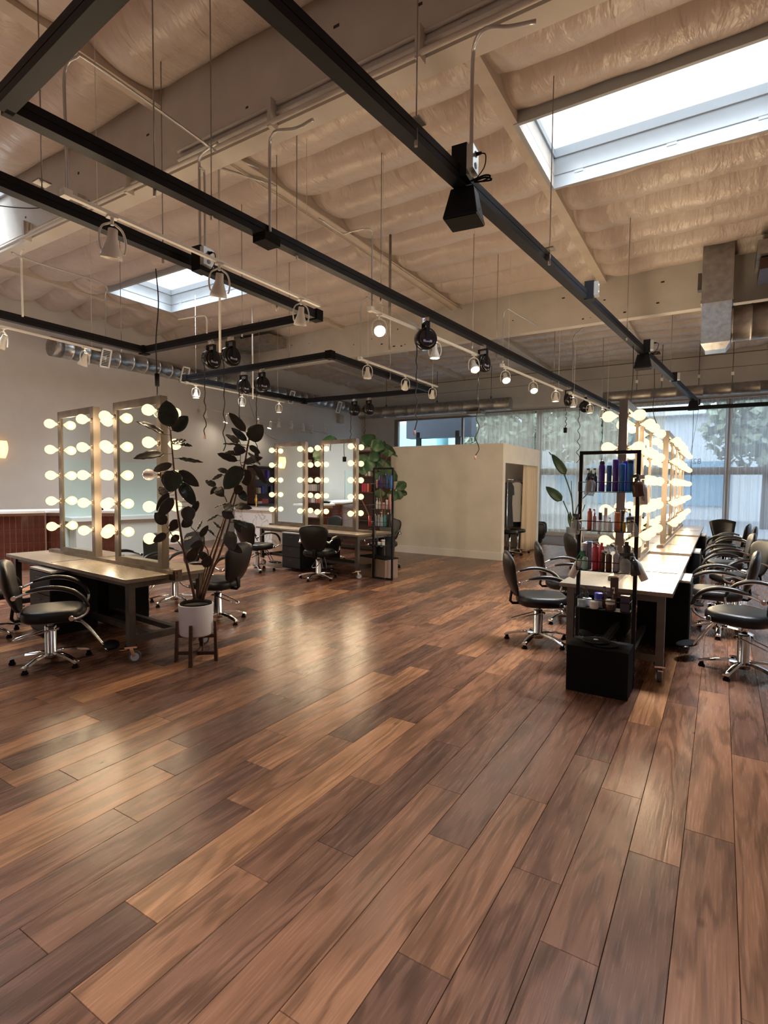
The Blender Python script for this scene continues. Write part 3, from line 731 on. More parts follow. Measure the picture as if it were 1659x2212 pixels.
spots(3.52, (800.8,669), (1035,768.4), [(821,712,True,-.9,.2,1.35,'lit white spotlight aimed right, left of the largest cord reel'), (941,758,True,.0,.2,1.35,'lit white spotlight below right of the largest cord reel'),
      (1026,788,True,-.6,.9,1.35,'lit white spotlight beside the second large cord reel')], 'white light rail beneath the long black bar, middle of the photo', '')
spots(3.52, (1085,790), (1215,844), [(1094.8,811,True,-.7,.7,1.3,'lit spotlight on the far rail, nearest of three'), (1154.8,834,True,-.7,.7,1.3,'lit spotlight on the far rail, second of three'),
      (1200.8,858,True,.0,.7,1.3,'lit spotlight in a ring yoke on the far rail, third of three')], 'farther white light rail beneath the long black bar', '')
spots(3.50, (1232,850), (1318,886), [(1240,868,True,.0,.2,1.25,'spotlight hidden behind a cord reel near the tall mirror post'), (1275,884,True,.0,.2,1.25,'spotlight below the purple-marked cord reel'),
      (1303,893,True,.0,.2,1.25,'spotlight beside the tall mirror post')], 'short white rail near the tall mirror post', '')
# small lamps hung along the left wall
wr = MB().tube([XX(428,880,-11.6), XX(560,905,-11.6), XX(708,938,-11.6)], .012, 6)
tag(wr.build('wall_rail', paintm, recenter=True), 'thin pale rail carrying small lamps in front of the left wall', 'rail')
for i, (px, py, lit, s) in enumerate([(444,897,False,'unlit, leftmost, left of the plant'),(490,908,True,'lit, between the plant branches'),(557.5,914,True,'lit, above the right branch top'),(584,921,True,'lit, left of the reel cord box'),
        (602,918,False,'unlit, first right of the lit ones'),(630,923,False,'unlit, second right of the lit ones'),(655,928,False,'unlit, third right of the lit ones'),(674,931,False,'unlit, fourth right of the lit ones'),(701,930,False,'unlit, the farthest, above the fig leaves')]):
    P = XX(px, py, -11.6); spot(P+Vector((0,0,.19)), 'small lamp on the left wall rail, '+s, lit, .3 if i % 2 else .0, 1.2, 1.35, 'small lamps on the wall rail')

# ------------------------------------------------------------------ cord reels
def reel_meshes():
    M['rl_body'] = MB().cyl((-.045,0,0),(.045,0,0),.115,None,28).cyl((-.058,0,0),(-.045,0,0),.085,.10,28).cyl((.045,0,0),(.058,0,0),.10,.085,28).mesh('housing', mat('gloss_black', (.010,.010,.012), .16, coat=.5))
    M['rl_bracket'] = MB().box(-.065,-.058,-.022,.022,-.03,.17).box(.058,.065,-.022,.022,-.03,.17).box(-.065,.065,-.022,.022,.165,.178).mesh('bracket', black)
    M['rl_clamp'] = MB().box(-.03,.03,-.025,.025,.178,.235).cyl((0,-.03,.20),(0,.03,.20),.012).mesh('clamp', chrome)
    M['rl_logo'] = MB().box(-.0605,-.058,-.05,.05,-.045,-.020).box(.058,.0605,-.05,.05,-.045,-.020).mesh('badge', mat('pale_violet_print', (.30,.28,.48), .5))
reel_meshes()
cordm = mat('black_cord', (.012,.012,.012), .5)
def on_bar(px, py, bar, drop):
    a, b = bar; best = None; d = ray(px, py)
    for i in range(601):
        q = a+(b-a)*(i/600); dd = (q-Vector((0,0,drop))-CAM).cross(d).length
        if best is None or dd < best[0]: best = (dd, q)
    return best[1]
def reel(px, py, bar, az, label, cord=None, plug='box', sc=1.0, wob=.012):
    sc *= 1.15; P = on_bar(px, py, bar, .045+.235*sc)-Vector((0,0,.045+.235*sc)); z = P.z; az = math.atan2(-P.y, -P.x)+az
    t = thing('cord_reel', label, 'cord reel', P, az, 'black retractable cord reels'); t.scale = (sc,sc,sc)
    for k, nme in (('rl_body','housing'),('rl_bracket','bracket'),('rl_clamp','clamp'),('rl_logo','badge')): put(nme, M[k], t)
    if cord:
        zb = V(cord[0], cord[1], P); L = (z-zb)/sc
        pts = [(-.02,-.10,-.05)]+[(wob*math.sin(i*1.7+px)*(i > 1), -.10+wob*math.cos(i*2.1+px)*(i > 1), -.12-(L-.12)*i/14) for i in range(15)]
        c = MB().tube(arc(pts, 3), .0065, 6).build('cord', cordm, t)
        e = pts[-1]
        if plug == 'box': MB().box(e[0]-.025,e[0]+.025,e[1]-.022,e[1]+.022,e[2]-.09,e[2]).build('outlet_end', blackm, t)
        elif plug == 'plug': MB().cyl((e[0],e[1],e[2]-.05),(e[0],e[1],e[2]),.014,.010,8).build('plug', mat('pink_plug', (.55,.35,.32), .5), t)
reel(453, 766, (C1,D1), .7, 'left one of two cord reels on the cross bar above the rubber plant', (434,940), 'plug')
reel(495, 757, (C1,D1), .7, 'right one of two cord reels on the cross bar above the rubber plant', (482,975), None)
reel(524, 823, (E1,E2), .85, 'left one of two cord reels under the near bar of the middle frame', (540,960), None)
reel(563, 817, (E1,E2), .6, 'right one of two cord reels under the near bar of the middle frame', (574,975), 'box')
reel(765, 880, (E4,E3), .8, 'left one of two small cord reels on the far bar of the middle frame', (762,958), None)
reel(796, 877, (E4,E3), .7, 'right one of two small cord reels on the far bar of the middle frame', (795,945), None)
reel(923, 722, (B0,B1), .4, 'largest cord reel, round face to the camera, under the long bar', (906,930), 'plug')
reel(1048, 775, (B0,B1), 1.0, 'cord reel right of the largest one, turned half sideways', (1033,985), 'plug', wob=.02)
reel(1232, 857, (B0,B1), 1.2, 'cord reel turned edge-on near the tall mirror post, with a hanging outlet', (1225,925), 'box')
reel(1268, 871, (B0,B1), .2, 'round cord reel with violet print near the tall mirror post', (1250,1000), None, wob=.03)
reel(1316, 890, (B0,B1), .6, 'cord reel just left of the tall mirror post', (1310,1010), None)
# free hanging cords
def cord(pts, label, r=.006, end=None, mt=None):
    m = MB().tube(arc(pts, 5), r, 6)
    if end: p = Vector(pts[-1]); m.cyl(p, p-Vector((0,0,end)), .016, .012, 8)
    return tag(m.build('cord', mt or cordm, recenter=True), label, 'cord', 'hanging power cords')
def dz(P, z, dx=0, dy=0): return Vector((P.x+dx, P.y+dy, z))
P = Vector((-4.62, 3.30, 0)); cord([dz(P,3.62,.0,.0), dz(P,3.3,.02,.01), dz(P,2.95,-.01,0), dz(P,2.62,.0,.0), dz(P,2.43)], 'black cord hanging straight down to the top of the left station', .006)
m = MB().cyl((P.x,P.y,2.52),(P.x,P.y,2.64),.02,.022,8); tag(m.build('cord_connector', blackm, recenter=True), 'black plug connector on the cord above the left station', 'plug')
P = Z(1414, 790, FZ); q = Vector((-.75, 8.4, 2.42)); cord([dz(P,FZ-.05), dz(P,3.3,.01), (P.x,P.y,2.95), ((P.x+q.x)/2,(P.y+q.y)/2,2.62), q], 'black cord looping from the right bar to the top of the mirror frames')
P = Z(1368, 740, FZ); cord([dz(P,FZ), dz(P,3.2,.01), dz(P,2.6,-.02), dz(P,2.45)], 'black cord hanging behind the tall mirror post')
P = Z(1498, 880, FZ); cord([dz(P,FZ), dz(P,3.0,.01), dz(P,2.2), dz(P,1.3,.02)], 'long black cord hanging in front of the window curtain, right')
P = Z(1510, 878, FZ); cord([dz(P,FZ), dz(P,3.0,-.08), dz(P,2.4,-.16), dz(P,1.9,-.10)], 'wavy thin cord in front of the window curtain beside the long one', .004)
P = Z(0, 448, 3.9); cord([Z(-30,440,3.9), Z(20,447,3.9), Z(70,450,3.9), Z(108,446,3.9)], 'slack black cord crossing the lit beam at the left edge', .004)
q = Vector((-7.05, 8.1, 2.40)); cord([Z(540,846,3.64), Z(537,862,3.4), Z(556,915,3.0), Z(585,945,2.7), q], 'thin grey cord running down to the middle station mirror', .0045, mt=steeld)

# ------------------------------------------------------------------ speakers and junction boxes
def speaker(px, py, z, label, w=.24, rz=.0, mark=False):
    P = on_bar(px, py, (A0,A1), FZ-.05-z); P.z = z; up = FZ-.05-z; t = thing('pendant_speaker', label, 'speaker', P, rz, 'black wedge speakers under the frame')
    h = w*.86; a = w*.33; b = w*.5
    m = MB().add([(-a,-a*.8,h),(a,-a*.8,h),(a,a*.8,h),(-a,a*.8,h),(-b,-b*.9,0),(b,-b*.9,0),(b,b*.9,0),(-b,b*.9,0)], [(0,1,2,3),(4,7,6,5),(0,4,5,1),(1,5,6,2),(2,6,7,3),(3,7,4,0)])
    m.build('cabinet', black, t, bevel=.008)
    MB().box(-b+.01, b-.01, -b*.9+.01, b*.9-.01, -.006, 0).build('grille', blackm, t)
    MB().cyl((0,0,h),(0,0,up),.018).box(-.04,.04,-.04,.04,up-.015,up).build('mount', blackm, t)
    if mark: textobj('8', .05, mat('grey_print', (.25,.27,.3), .5), t, Matrix.Translation((b*.93,0,h*.30)) @ Matrix.Rotation(.16, 4, 'Y') @ Matrix.Rotation(pi/2, 4, 'Z') @ Matrix.Rotation(pi/2, 4, 'X'))
speaker(1014, 449, 3.455, 'nearest black wedge speaker hanging under the right bar below a steel outlet box', .25, .12, True)
speaker(1395, 784, 3.455, 'second black wedge speaker under the right bar, mid distance', .25)
speaker(1494, 884, 3.455, 'farthest black wedge speaker at the corner of the frame before the window', .25)
def jbox(px, py, z, label, s=.11, cable=True):
    P = Z(px, py, z); t = thing('outlet_box', label, 'outlet box', P, .08, 'outlet boxes on the frames')
    MB().box(-s*.9,0,-s*.5,s*.5,-s*.9,s*.9).build('back_box', black, t)
    MB().box(0,.045,-s*.5,s*.5,-s*.55,s*.75).build('cover', mat('zinc', (.62,.64,.62), .3, .7), t)
    for zz in (-.03,.045): MB().cyl((.045,0,zz),(.049,0,zz),.02,None,12).build('socket_face', mat('socket_grey', (.3,.3,.3), .5), t)
    if cable:
        MB().cyl((.049,0,.045),(.085,0,.045),.013,.009,8).tube(arc([(.08,0,.045),(.11,.01,.03),(.10,.02,-.04),(.05,.02,-.10)],5),.004,6).build('plug', blackm, t)
        MB().tube(arc([(.0,.04,-.10),(.09,.05,-.08),(.13,.06,-.09),(.08,.05,-.115),(.02,.04,-.11),(.10,.05,-.095),(.14,.055,-.12),(.03,.03,-.12)],4),.006,6).build('cable_bundle', blackm, t)
jbox(1014, 352, 3.80, 'steel outlet box with a plugged cable above the nearest wedge speaker', .12)
jbox(1284, 628, 3.76, 'white-faced outlet box on the right bar, past the skylight', .11, False)
jbox(1405, 748, 3.78, 'outlet box with looped cable above the second wedge speaker', .11)
jbox(1463, 815, 3.74, 'small outlet box on the right bar near its far end', .10, False)
jbox(443, 560, 3.62, 'steel outlet box with cables on the left frame, under the conduit pair', .12)
m = MB(); P = Z(576, 521, FZ-.09); m.box(P.x-.07,P.x+.07,P.y-.09,P.y+.09,P.z-.03,P.z+.04)
tag(m.build('junction_box', blackm, recenter=True), 'flat black junction box under the long bar below a drop conduit', 'outlet box')

# ------------------------------------------------------------------ electrical conduit
def conduit(pts, label, r=.011, mt=None, n=4):
    return tag(MB().tube(arc(pts, n) if n else pts, r, 8).build('conduit', mt or conduitm, recenter=True), label, 'conduit', 'ceiling conduits')
def drop(px, py, z, ztop, tail=None):
    P = Z(px, py, z); pts = [dz(P, z), dz(P, z+.08), dz(P, ztop-.16), dz(P, ztop-.06)]
    return P, pts
def cpx(px, py, z, vert, horiz, label, r=.011, mt=None):
    P = Z(px, py, z); pts = [dz(P, z)]
    for q in vert: pts.append(dz(P, V(q[0], q[1], P)))
    zt = pts[-1].z+.03
    for q in horiz: zt += .004; pts.append(Z(q[0], q[1], zt))
    conduit(pts, label, r, mt)
cpx(145, 421, 3.60, [(147,400),(150,300),(150,160)], [(168,123),(190,130),(335,232),(466,327)], 'bent steel conduit at the upper left dropping to the nearest light rail', .011)
# twin conduit runs along the face and underside of the main beam
for (zz, yy, r) in ((4.78,3.512,.016),(4.70,3.512,.016),(4.60,3.45,.020)):
    m = MB().tube([(-4.55 if zz > 4.65 else -12.0, yy, zz), (-1, yy, zz), (6, yy, zz)], r, 8)
    tag(m.build('conduit', beamp, recenter=True), 'painted conduit on the main beam, '+{4.78:'upper of the pair',4.70:'lower of the pair',4.60:'single pipe below the beam edge'}[zz], 'conduit', 'conduits on the main beam')
tag(MB().tube([(-12, 3.50, 4.68), (-8, 3.50, 4.68), (-5.0, 3.50, 4.68)], .014, 8).build('conduit', beamp, recenter=True), 'painted conduit on the main beam left of the junction', 'conduit', 'conduits on the main beam')
for x, w_ in ((-7.4,'leftmost'), (-6.2,'second from the left'), (-5.3,'third from the left, before the junction'), (-3.3,'first right of the junction'), (-1.9,'second right of the junction'), (-.2,'third right of the junction'), (1.2,'rightmost')):
    tag(MB().box(x-.02, x+.02, 3.44, 3.53, 4.57, 4.80).build('pipe_strap', beamp, recenter=True), 'small pipe strap on the main beam, '+w_, 'strap', 'conduit straps')
cpx(1018, 335, 3.83, [(1019,300),(1021,130)], [(1032,80),(1055,60),(1100,58),(1158,46)], 'steel drop conduit curving down from the main beam to the nearest outlet box', .014)
cpx(583, 500, FZ, [(583,470),(583,320)], [(588,294),(600,282),(640,277),(676,258)], 'steel drop conduit curving down to the long bar left of the middle', .013)
cpx(432, 548, 3.68, [(436,530),(427,500),(427,360)], [(432,340),(445,325),(470,308)], 'left one of a pair of conduits dropping to the left frame', .012)
cpx(443, 548, 3.68, [(443,520),(442,385)], [(439,368),(430,360)], 'right one of a pair of conduits dropping to the left frame', .010)
cpx(803, 665, 3.54, [(804,640),(805,515)], [(802,498),(790,494),(760,500),(737,503),(689,472)], 'thin conduit dropping to the middle light rail', .009)
cpx(779, 775, 3.62, [(782,740),(784,660)], [(788,646),(795,643),(803,648),(905,704)], 'thin conduit dropping to the middle frame rail', .009)
cpx(1086, 787, 3.54, [(1087,745),(1088,684)], [(1090,672),(1097,667),(1112,676),(1162,704)], 'thin conduit dropping to the farther rail', .009)
cpx(1236, 850, 3.60, [(1241,812),(1246,762),(1249,728)], [(1253,714),(1264,707),(1326,699)], 'pale conduit dropping to the far end of the long bar', .014)
cpx(447, 720, CZ, [(447,705),(447,692)], [(444,684),(436,682),(385,690)], 'white conduit dropping to the cross bar below the small skylight', .011, whitem)
cpx(49, 684, CZ, [(48,640),(47,590),(45,560)], [(44,546),(50,540)], 'white conduit dropping to the left frame at the left edge', .012, whitem)
cpx(229, 738, CZ, [(230,725),(235,700),(236,640)], [(232,625),(215,609),(134,584),(58,560),(25,545)], 'grey conduit bending down to the left frame in front of the duct', .011)
P = Z(841, 770, FZ-.2); tag(MB().cyl((P.x,P.y,3.62),(P.x,P.y,5.3),.020,None,10).build('pipe', galvd, recenter=True), 'thicker grey vertical pipe left of the largest cord reel', 'pipe')
P = Z(475, 700, 3.3); tag(MB().cyl((P.x,P.y,3.0),(P.x,P.y,5.3),.012,None,8).build('pipe', whitem, recenter=True), 'thin white vertical pipe left of the cross bar reels', 'pipe')
P = Z(546, 850, 3.3); tag(MB().cyl((P.x,P.y,3.2),(P.x,P.y,4.9),.012,None,8).build('pipe', whitem, recenter=True), 'thin white vertical pipe right of the cross bar reels', 'pipe')
# long conduit following the middle purlin
conduit([(-4.78,3.75,5.28),(-4.77,5.2,5.27),(-4.75,7.2,5.27),(-4.72,8.0,5.26),(-4.72,10.6,5.27)], 'long thin conduit running beside the middle purlin to the far beam', .012, purlinp)
conduit([(-4.96,3.75,5.28),(-4.95,7.2,5.28),(-4.95,10.6,5.28)], 'second long conduit beside the middle purlin', .009, purlinp)
conduit([(-5.6,3.72,5.26),(-5.2,4.3,5.27),(-4.8,5.15,5.28)], 'short grey conduit angling from the main beam to the middle purlin', .014)
conduit([(-5.0,3.72,5.26),(-4.9,4.2,5.27),(-4.72,4.75,5.28)], 'shorter grey conduit beside it angling to the middle purlin', .014)

# ------------------------------------------------------------------ ducts
def spiral(t, a, b, r, name='duct_run', pitch=.32, mt=None):
    a = Vector(a); b = Vector(b); L = (b-a).length; n = int(L/pitch); prof = []
    for i in range(n+1):
        z = i*L/n; prof += [(r, z), (r, z+.012), (r+.007, z+.016), (r+.007, z+.026), (r, z+.030)] if i < n else [(r, z)]
    Mx = Matrix.Translation(a) @ (b-a).to_track_quat('Z','Y').to_matrix().to_4x4()
    return MB().lathe(prof, 28, Mx, True).build(name, mt or galv, t, world=True)
def register(t, c, w, h, nrm, mt=None):
    "white louvred grille, c centre, facing nrm"
    n = Vector(nrm).normalized(); q = n.to_track_quat('Z','Y'); Mx = Matrix.Translation(c) @ q.to_matrix().to_4x4()
    g = MB()
    for x0,x1,y0,y1 in ((-h/2,h/2,-w/2,-w/2+.03),(-h/2,h/2,w/2-.03,w/2),(-h/2,-h/2+.03,-w/2,w/2),(h/2-.03,h/2,-w/2,w/2)): g.box(x0,x1,y0,y1,0,.02,Mx)
    r = g.build('register', whitem, t, world=True)
    g = MB(); nn = int(w/.035)
    for i in range(nn): y = -w/2+.035+(w-.07)*i/(nn-1); g.box(-h/2+.03,h/2-.03,y-.004,y+.004,.0,.014,Mx)
    o = g.build('louvre', whitem, t, world=True); o['kind'] = 'stuff'
    MB().box(-h/2+.02,h/2-.02,-w/2+.02,w/2-.02,-.01,.0,Mx).build('opening', holem, t, world=True)
LX = -11.35; LZ = 4.27
t = thing('spiral_duct', 'silver spiral duct along the left wall with white grilles', 'duct', (LX, 5.75, LZ))
spiral(t, (LX,5.75,LZ), (LX,16.3,LZ+.06), .185)
MB().lathe([(.185,-.02),(.19,-.02),(.19,.16),(.186,.16)], 28, Matrix.Translation((LX,5.75,LZ)) @ Matrix.Rotation(-pi/2,4,'X')).build('end_cap', galvd, t, world=True)
for y in (6.75, 8.75, 12.6, 15.0): register(t, (LX+.17, y, LZ-.05), .40, .22, (1,0,-.35))
t = thing('vertical_duct', 'galvanised vertical duct with a grey hood dropping onto the spiral duct', 'duct', (-10.75,10.15,4.2))
MB().box(-10.95,-10.55,9.95,10.3,4.15,5.55).build('riser', galv, t, world=True)
MB().box(-10.98,-10.52,9.92,10.33,4.9,4.93).box(-11.25,-10.5,9.92,10.33,4.08,4.5).build('elbow', galv, t, world=True)
MB().box(-10.55,-9.35,9.75,10.35,4.98,5.20).build('hood', galvd, t, world=True)
t = thing('far_duct', 'dull grey round duct ending above the low partition, hung before the front wall', 'duct', (-11.2,16.5,4.15))
spiral(t, (-11.3,16.5,4.17), (-5.65,16.5,4.15), .20, pitch=.5, mt=galvd)
for x in (-10.2,-8.2,-6.3): MB().cyl((x,16.5,4.34),(x,16.5,5.38),.008,None,6).box(x-.02,x+.02,16.48,16.52,4.34,4.42).build('hanger', steeld, t, world=True)
MB().box(-7.0,-6.5,16.2,16.6,3.86,3.95).build('register', galvd, t, world=True)
t = thing('far_duct', 'dull grey round duct running right above the curtains', 'duct', (-2.5,16.3,4.1))
spiral(t, (-2.9,16.3,4.09), (8.5,16.3,4.07), .15, pitch=.6, mt=galvd)
for x, y in ((1375,845),(1429,840),(1582,832),(1509,838)):
    p = YY(x,y,16.3); MB().cyl((p.x,16.3,4.2),(p.x,16.3,5.38),.008,None,6).build('hanger', steeld, t, world=True)
    MB().box(p.x-.03,p.x+.03,16.27,16.33,4.42,4.50).build('hanger_clip', whitem, t, world=True)
t = thing('riser_duct', 'large galvanised duct at the upper right dropping past the far beam into a round duct', 'duct', (-.15,10.15,3.9))
MB().box(-.37,.05,9.98,10.42,4.52,5.36).build('upper_duct', galvd, t, world=True)
MB().box(-.38,.06,9.97,10.43,4.48,4.53).build('flange', galvd, t, world=True)
MB().box(-.36,.04,9.99,10.41,3.86,4.48).add([(-.36,9.99,3.86),(.04,9.99,3.86),(.04,10.41,3.86),(-.36,10.41,3.86),(-.30,10.05,3.76),(-.02,10.05,3.76),(-.02,10.35,3.76),(-.30,10.35,3.76)], [(0,1,5,4),(1,2,6,5),(2,3,7,6),(3,0,4,7),(4,5,6,7)]).box(-.166,-.160,9.985,9.99,3.87,4.47).build('elbow', galv, t, world=True)
spiral(t, (.04,10.2,4.16), (8.9,10.2,4.16), .27, pitch=.24, mt=galvd)
MB().box(-.43,-.38,10.05,10.2,4.72,4.98).build('damper', steeld, t, world=True)
t = thing('air_handler', 'grey rectangular plenum under the ceiling beside the large duct, right edge', 'duct', (1.4,9.9,4.9))
MB().box(.32,3.2,9.5,10.3,4.92,5.12).build('plenum', galvd, t, world=True)
MB().box(.36,3.2,9.6,10.35,4.74,4.90).build('return_box', brown, t, world=True)
MB().box(.45,3.0,9.5,10.2,5.14,5.34).build('blower', steeld, t, world=True)

# ------------------------------------------------------------------ low partition room
PX1, PY0, PY1, PH = -3.95, 11.12, 13.85, 2.50
pm = MB()
pm.box(-9.7, PX1, PY0, PY0+.12, 0, PH)
pm.box(PX1-.12, PX1, PY0+.12, PY1-.12, 2.09, PH).box(PX1-.12, PX1, PY0+.12, PY0+.16, 0, 2.09).box(PX1-.12, PX1, PY1-.16, PY1-.12, 0, 2.09)
pm.box(-9.7, PX1, PY1-.12, PY1, 0, PH).box(-6.3, -6.2, PY0+.12, PY1-.12, 0, PH)
struct(pm.build('wall_partition', plaster))
MB().box(-6.68, PX1+.018, PY0-.018, PY0, 0, .16).box(PX1, PX1+.018, PY0, PY0+.16, 0, .16).build('baseboard_front', whitep)['kind'] = 'structure'
MB().box(PX1, PX1+.018, PY1-.14, PY1, 0, .16).build('baseboard_right', whitep)['kind'] = 'structure'
# beige curtain drawn to the far side of the opening
cur = mat('cream_curtain', (.66,.56,.44), .85, bump=.05, bscale=200)
def drape(name, label, x0, y0, x1, y1, z0, z1, folds, amp, mt, group=None, seed=0, cat='curtain', flare=.3):
    rg = random.Random(seed); ph = [rg.random()*6 for _ in range(4)]
    L = math.hypot(x1-x0, y1-y0); nx, ny = -(y1-y0)/L, (x1-x0)/L
    def fn(u, v):
        a = amp*(1-.35*v+flare*(1-v)*.5)
        s = math.sin(2*pi*folds*u+ph[0]+.8*math.sin(5*u+ph[1]))+.35*math.sin(2*pi*folds*2.3*u+ph[2]+v*.7)
        return (x0+(x1-x0)*u+nx*a*s, y0+(y1-y0)*u+ny*a*s, z0+(z1-z0)*v)
    o = MB().grid(fn, int(folds*12), 8).build(name, mt, recenter=True, rec=False)
    o.modifiers.new('thickness', 'SOLIDIFY').thickness = .003
    return tag(o, label, cat, group)
drape('doorway_curtain', 'cream curtain gathered at the far side of the partition doorway', PX1-.06, 12.80, PX1-.06, 13.68, .02, 2.09, 6, .05, cur, seed=3)
# garments and stools inside
t = thing('garment_rack', 'chrome garment rail inside the partition room', 'rack', (-5.0, 12.3, 0))
ga, gb = YY(1096,1050,12.2).x, YY(1126,1050,13.3).x
MB().cyl((ga,12.2,1.74),(gb,13.3,1.74),.014).cyl((ga,12.2,0),(ga,12.2,1.74),.014).cyl((gb,13.3,0),(gb,13.3,1.74),.014).build('rail', chrome, t, world=True)
def garment(x, y, label, mt, w=.42, l=.85, rz=0.0):
    t = thing('garment', label, 'garment', (x, y, 1.68), rz, 'clothes on the rail')
    m = MB(); out = [(0.05,0),(.12,-.02),(w/2,-.10),(w/2+.03,-.30),(w/2-.05,-.31),(w/2-.06,-.22),(w/2-.07,-.5),(w/2+.01,-l)]
    pts = out+[(-a, b) for a, b in out[::-1]]
    m.prism(pts, -.03, .03, Matrix.Rotation(pi/2, 4, 'X')); m.build('cloth', mt, t)
    MB().tube([(-.18,0,-.07),(0,0,.0),(.18,0,-.07)],.006,6).tube([(0,0,0),(0,0,.03),(.02,0,.05),(0,0,.06)],.003,6).build('hanger', whitem, t)
garment(YY(1115,1050,12.75).x, 12.75, 'pale grey pleated smock hanging nearest the partition doorway', mat('grey_cloth', (.40,.39,.39), .85), .40, .95, .9)
garment(YY(1098,1050,12.35).x, 12.35, 'black cape hanging at the left in the partition doorway', mat('black_cloth', (.02,.02,.022), .9), .44, 1.05, 1.4)
garment(YY(1106,1050,13.0).x, 13.0, 'black apron hanging behind the pale smock', mat('black_cloth', (.02,.02,.022), .9), .44, 1.1, 1.2)
garment(YY(1124,1050,13.15).x, 13.15, 'dark cape farthest back on the rail', mat('black_cloth', (.02,.02,.022), .9), .44, 1.1, 1.1)
def stool(x, y, label):
    t = thing('stool', label, 'stool', (x, y, 0), .3, 'stools in the partition room')
    MB().lathe([(.17,.50),(.185,.52),(.185,.56),(.17,.58),(.0001,.585)], 20).build('seat', leather, t)
    MB().cyl((0,0,.10),(0,0,.50),.022).build('column', chrome, t)
    for k in range(5):
        a = 2*pi*k/5; MB().beam((0,0,.11),(.27*math.cos(a),.27*math.sin(a),.075),.035,.02).build('base_leg', chrome, t)
        MB().sphere((.27*math.cos(a),.27*math.sin(a),.035),.033,10,6).build('wheel', blackm, t)
stool(YY(1101,1150,12.0).x, 12.0, 'black round stool nearest in the partition doorway'); stool(YY(1118,1150,12.55).x, 12.55, 'black round stool behind, in the partition doorway')
t = thing('armchair', 'black leather armchair showing past the far edge of the partition', 'armchair', (-4.55, 15.2, 0), .2)
rounded_pad(.75,.8,.28).build('seat', leather, t).location = (0,0,.12)
rounded_pad(.2,.85,.36).build('arm', leather, t).location = (0,-.33,.22); rounded_pad(.2,.85,.36).build('arm', leather, t).location = (0,.33,.22)
rounded_pad(.78,.24,.62).build('backrest', leather, t).location = (-.33,0,.32)
MB().box(-.3,.3,-.3,.3,0,.13).build('base', blackm, t)
rg_ = mat('grey_rug', (.20,.15,.13), .95, noise=.1, nscale=40)
tag(MB().box(-5.6,-2.4,14.9,17.2,0,.012).build('rug', rg_, recenter=True), 'flat brown-grey rug before the window beyond the partition', 'rug')

# ------------------------------------------------------------------ sheer curtains
def sheer(name, col, op):
    mt = bpy.data.materials.new(name); mt.use_nodes = True; nt = mt.node_tree; nt.nodes.clear(); N = nt.nodes.new; L = nt.links.new
    o = N('ShaderNodeOutputMaterial'); t = N('ShaderNodeBsdfTransparent'); d = N('ShaderNodeBsdfDiffuse'); tr = N('ShaderNodeBsdfTranslucent')
    d.inputs[0].default_value = (*col,1); tr.inputs[0].default_value = (*col,1)
    m1 = N('ShaderNodeMixShader'); m1.inputs[0].default_value = .5; L(d.outputs[0], m1.inputs[1]); L(tr.outputs[0], m1.inputs[2])
    lw = N('ShaderNodeLayerWeight'); lw.inputs[0].default_value = .45
    mr = N('ShaderNodeMapRange'); mr.inputs[3].default_value = op; mr.inputs[4].default_value = min(1, op+.45); L(lw.outputs['Facing'], mr.inputs[0])
    m2 = N('ShaderNodeMixShader'); L(mr.outputs[0], m2.inputs[0]); L(t.outputs[0], m2.inputs[1]); L(m1.outputs[0], m2.inputs[2]); L(m2.outputs[0], o.inputs[0])
    MATS[name] = mt; return mt
sh1 = sheer('sheer_linen', (.78,.71,.58), .55); sh2 = sheer('sheer_voile', (.72,.74,.78), .32)
cy = YW-.16
def sdrape(x0, x1, label, mt, folds, amp, seed):
    o = drape('sheer_curtain', label, x0, cy, x1, cy, .12, 4.06, folds, amp, mt, 'sheer floor-length curtains', seed, flare=.1)
    o.modifiers.clear()
sdrape(-7.25, -5.25, 'grey sheer curtain beside the bare window left of the wide mullion', sh1, 13, .035, 1)
sdrape(-5.2, -3.2, 'grey sheer curtain behind the tall-leaved potted plant', sh1, 11, .04, 2)
sdrape(-3.15, -1.45, 'grey sheer curtain behind the black product rack', sh1, 11, .04, 3)
sdrape(-1.42, .10, 'thin blue-lit sheer curtain behind the long row of mirrors', sh2, 10, .035, 4)
sdrape(.14, 2.7, 'thin sheer curtain at the right edge, behind the farthest chairs', sh2, 13, .035, 5)
sdrape(2.75, 5.9, 'sheer curtain farther right along the window', sh2, 15, .035, 6)
sdrape(5.95, 8.95, 'last sheer curtain at the right end of the window', sh2, 14, .035, 7)
tag(MB().box(-7.3, 8.95, cy-.02, cy+.02, 4.065, 4.10).build('curtain_track', alum, recenter=True), 'slim track above the sheer curtains', 'track')

# ------------------------------------------------------------------ street outside
asph = mat('asphalt', (.22,.22,.23), .9, noise=.1)
struct(MB().box(-60, 40, YW+.3, 70, -.25, -.15).build('trim_street', asph))
t = thing('shop_building', 'pale building across the street seen through the sheer curtains', 'building', (-2, 34, -.15), 0)
MB().box(-16, 14, 34, 40, -.15, 5.6).build('wall', mat('stucco', (.62,.63,.64), .8), t, world=True)
for i in range(5): MB().box(-14+i*5.4, -10.4+i*5.4, 33.9, 34, .6, 3.0).build('window', mat('blue_glass', (.22,.36,.46), .15), t, world=True)
MB().box(-16.2, 14.2, 33.4, 34.4, 5.5, 5.9).build('cornice', mat('stucco_light', (.75,.75,.74), .8), t, world=True)
t = thing('carport', 'dark carport roof on black posts outside the bare window', 'carport', (-10.5, 20.4, -.15), 0)
MB().box(YY(878,900,20.2).x, YY(1019,900,20.2).x, 20.2, 20.7, 3.56, 5.0).build('roof', mat('dark_slate', (.05,.055,.07), .6), t, world=True)
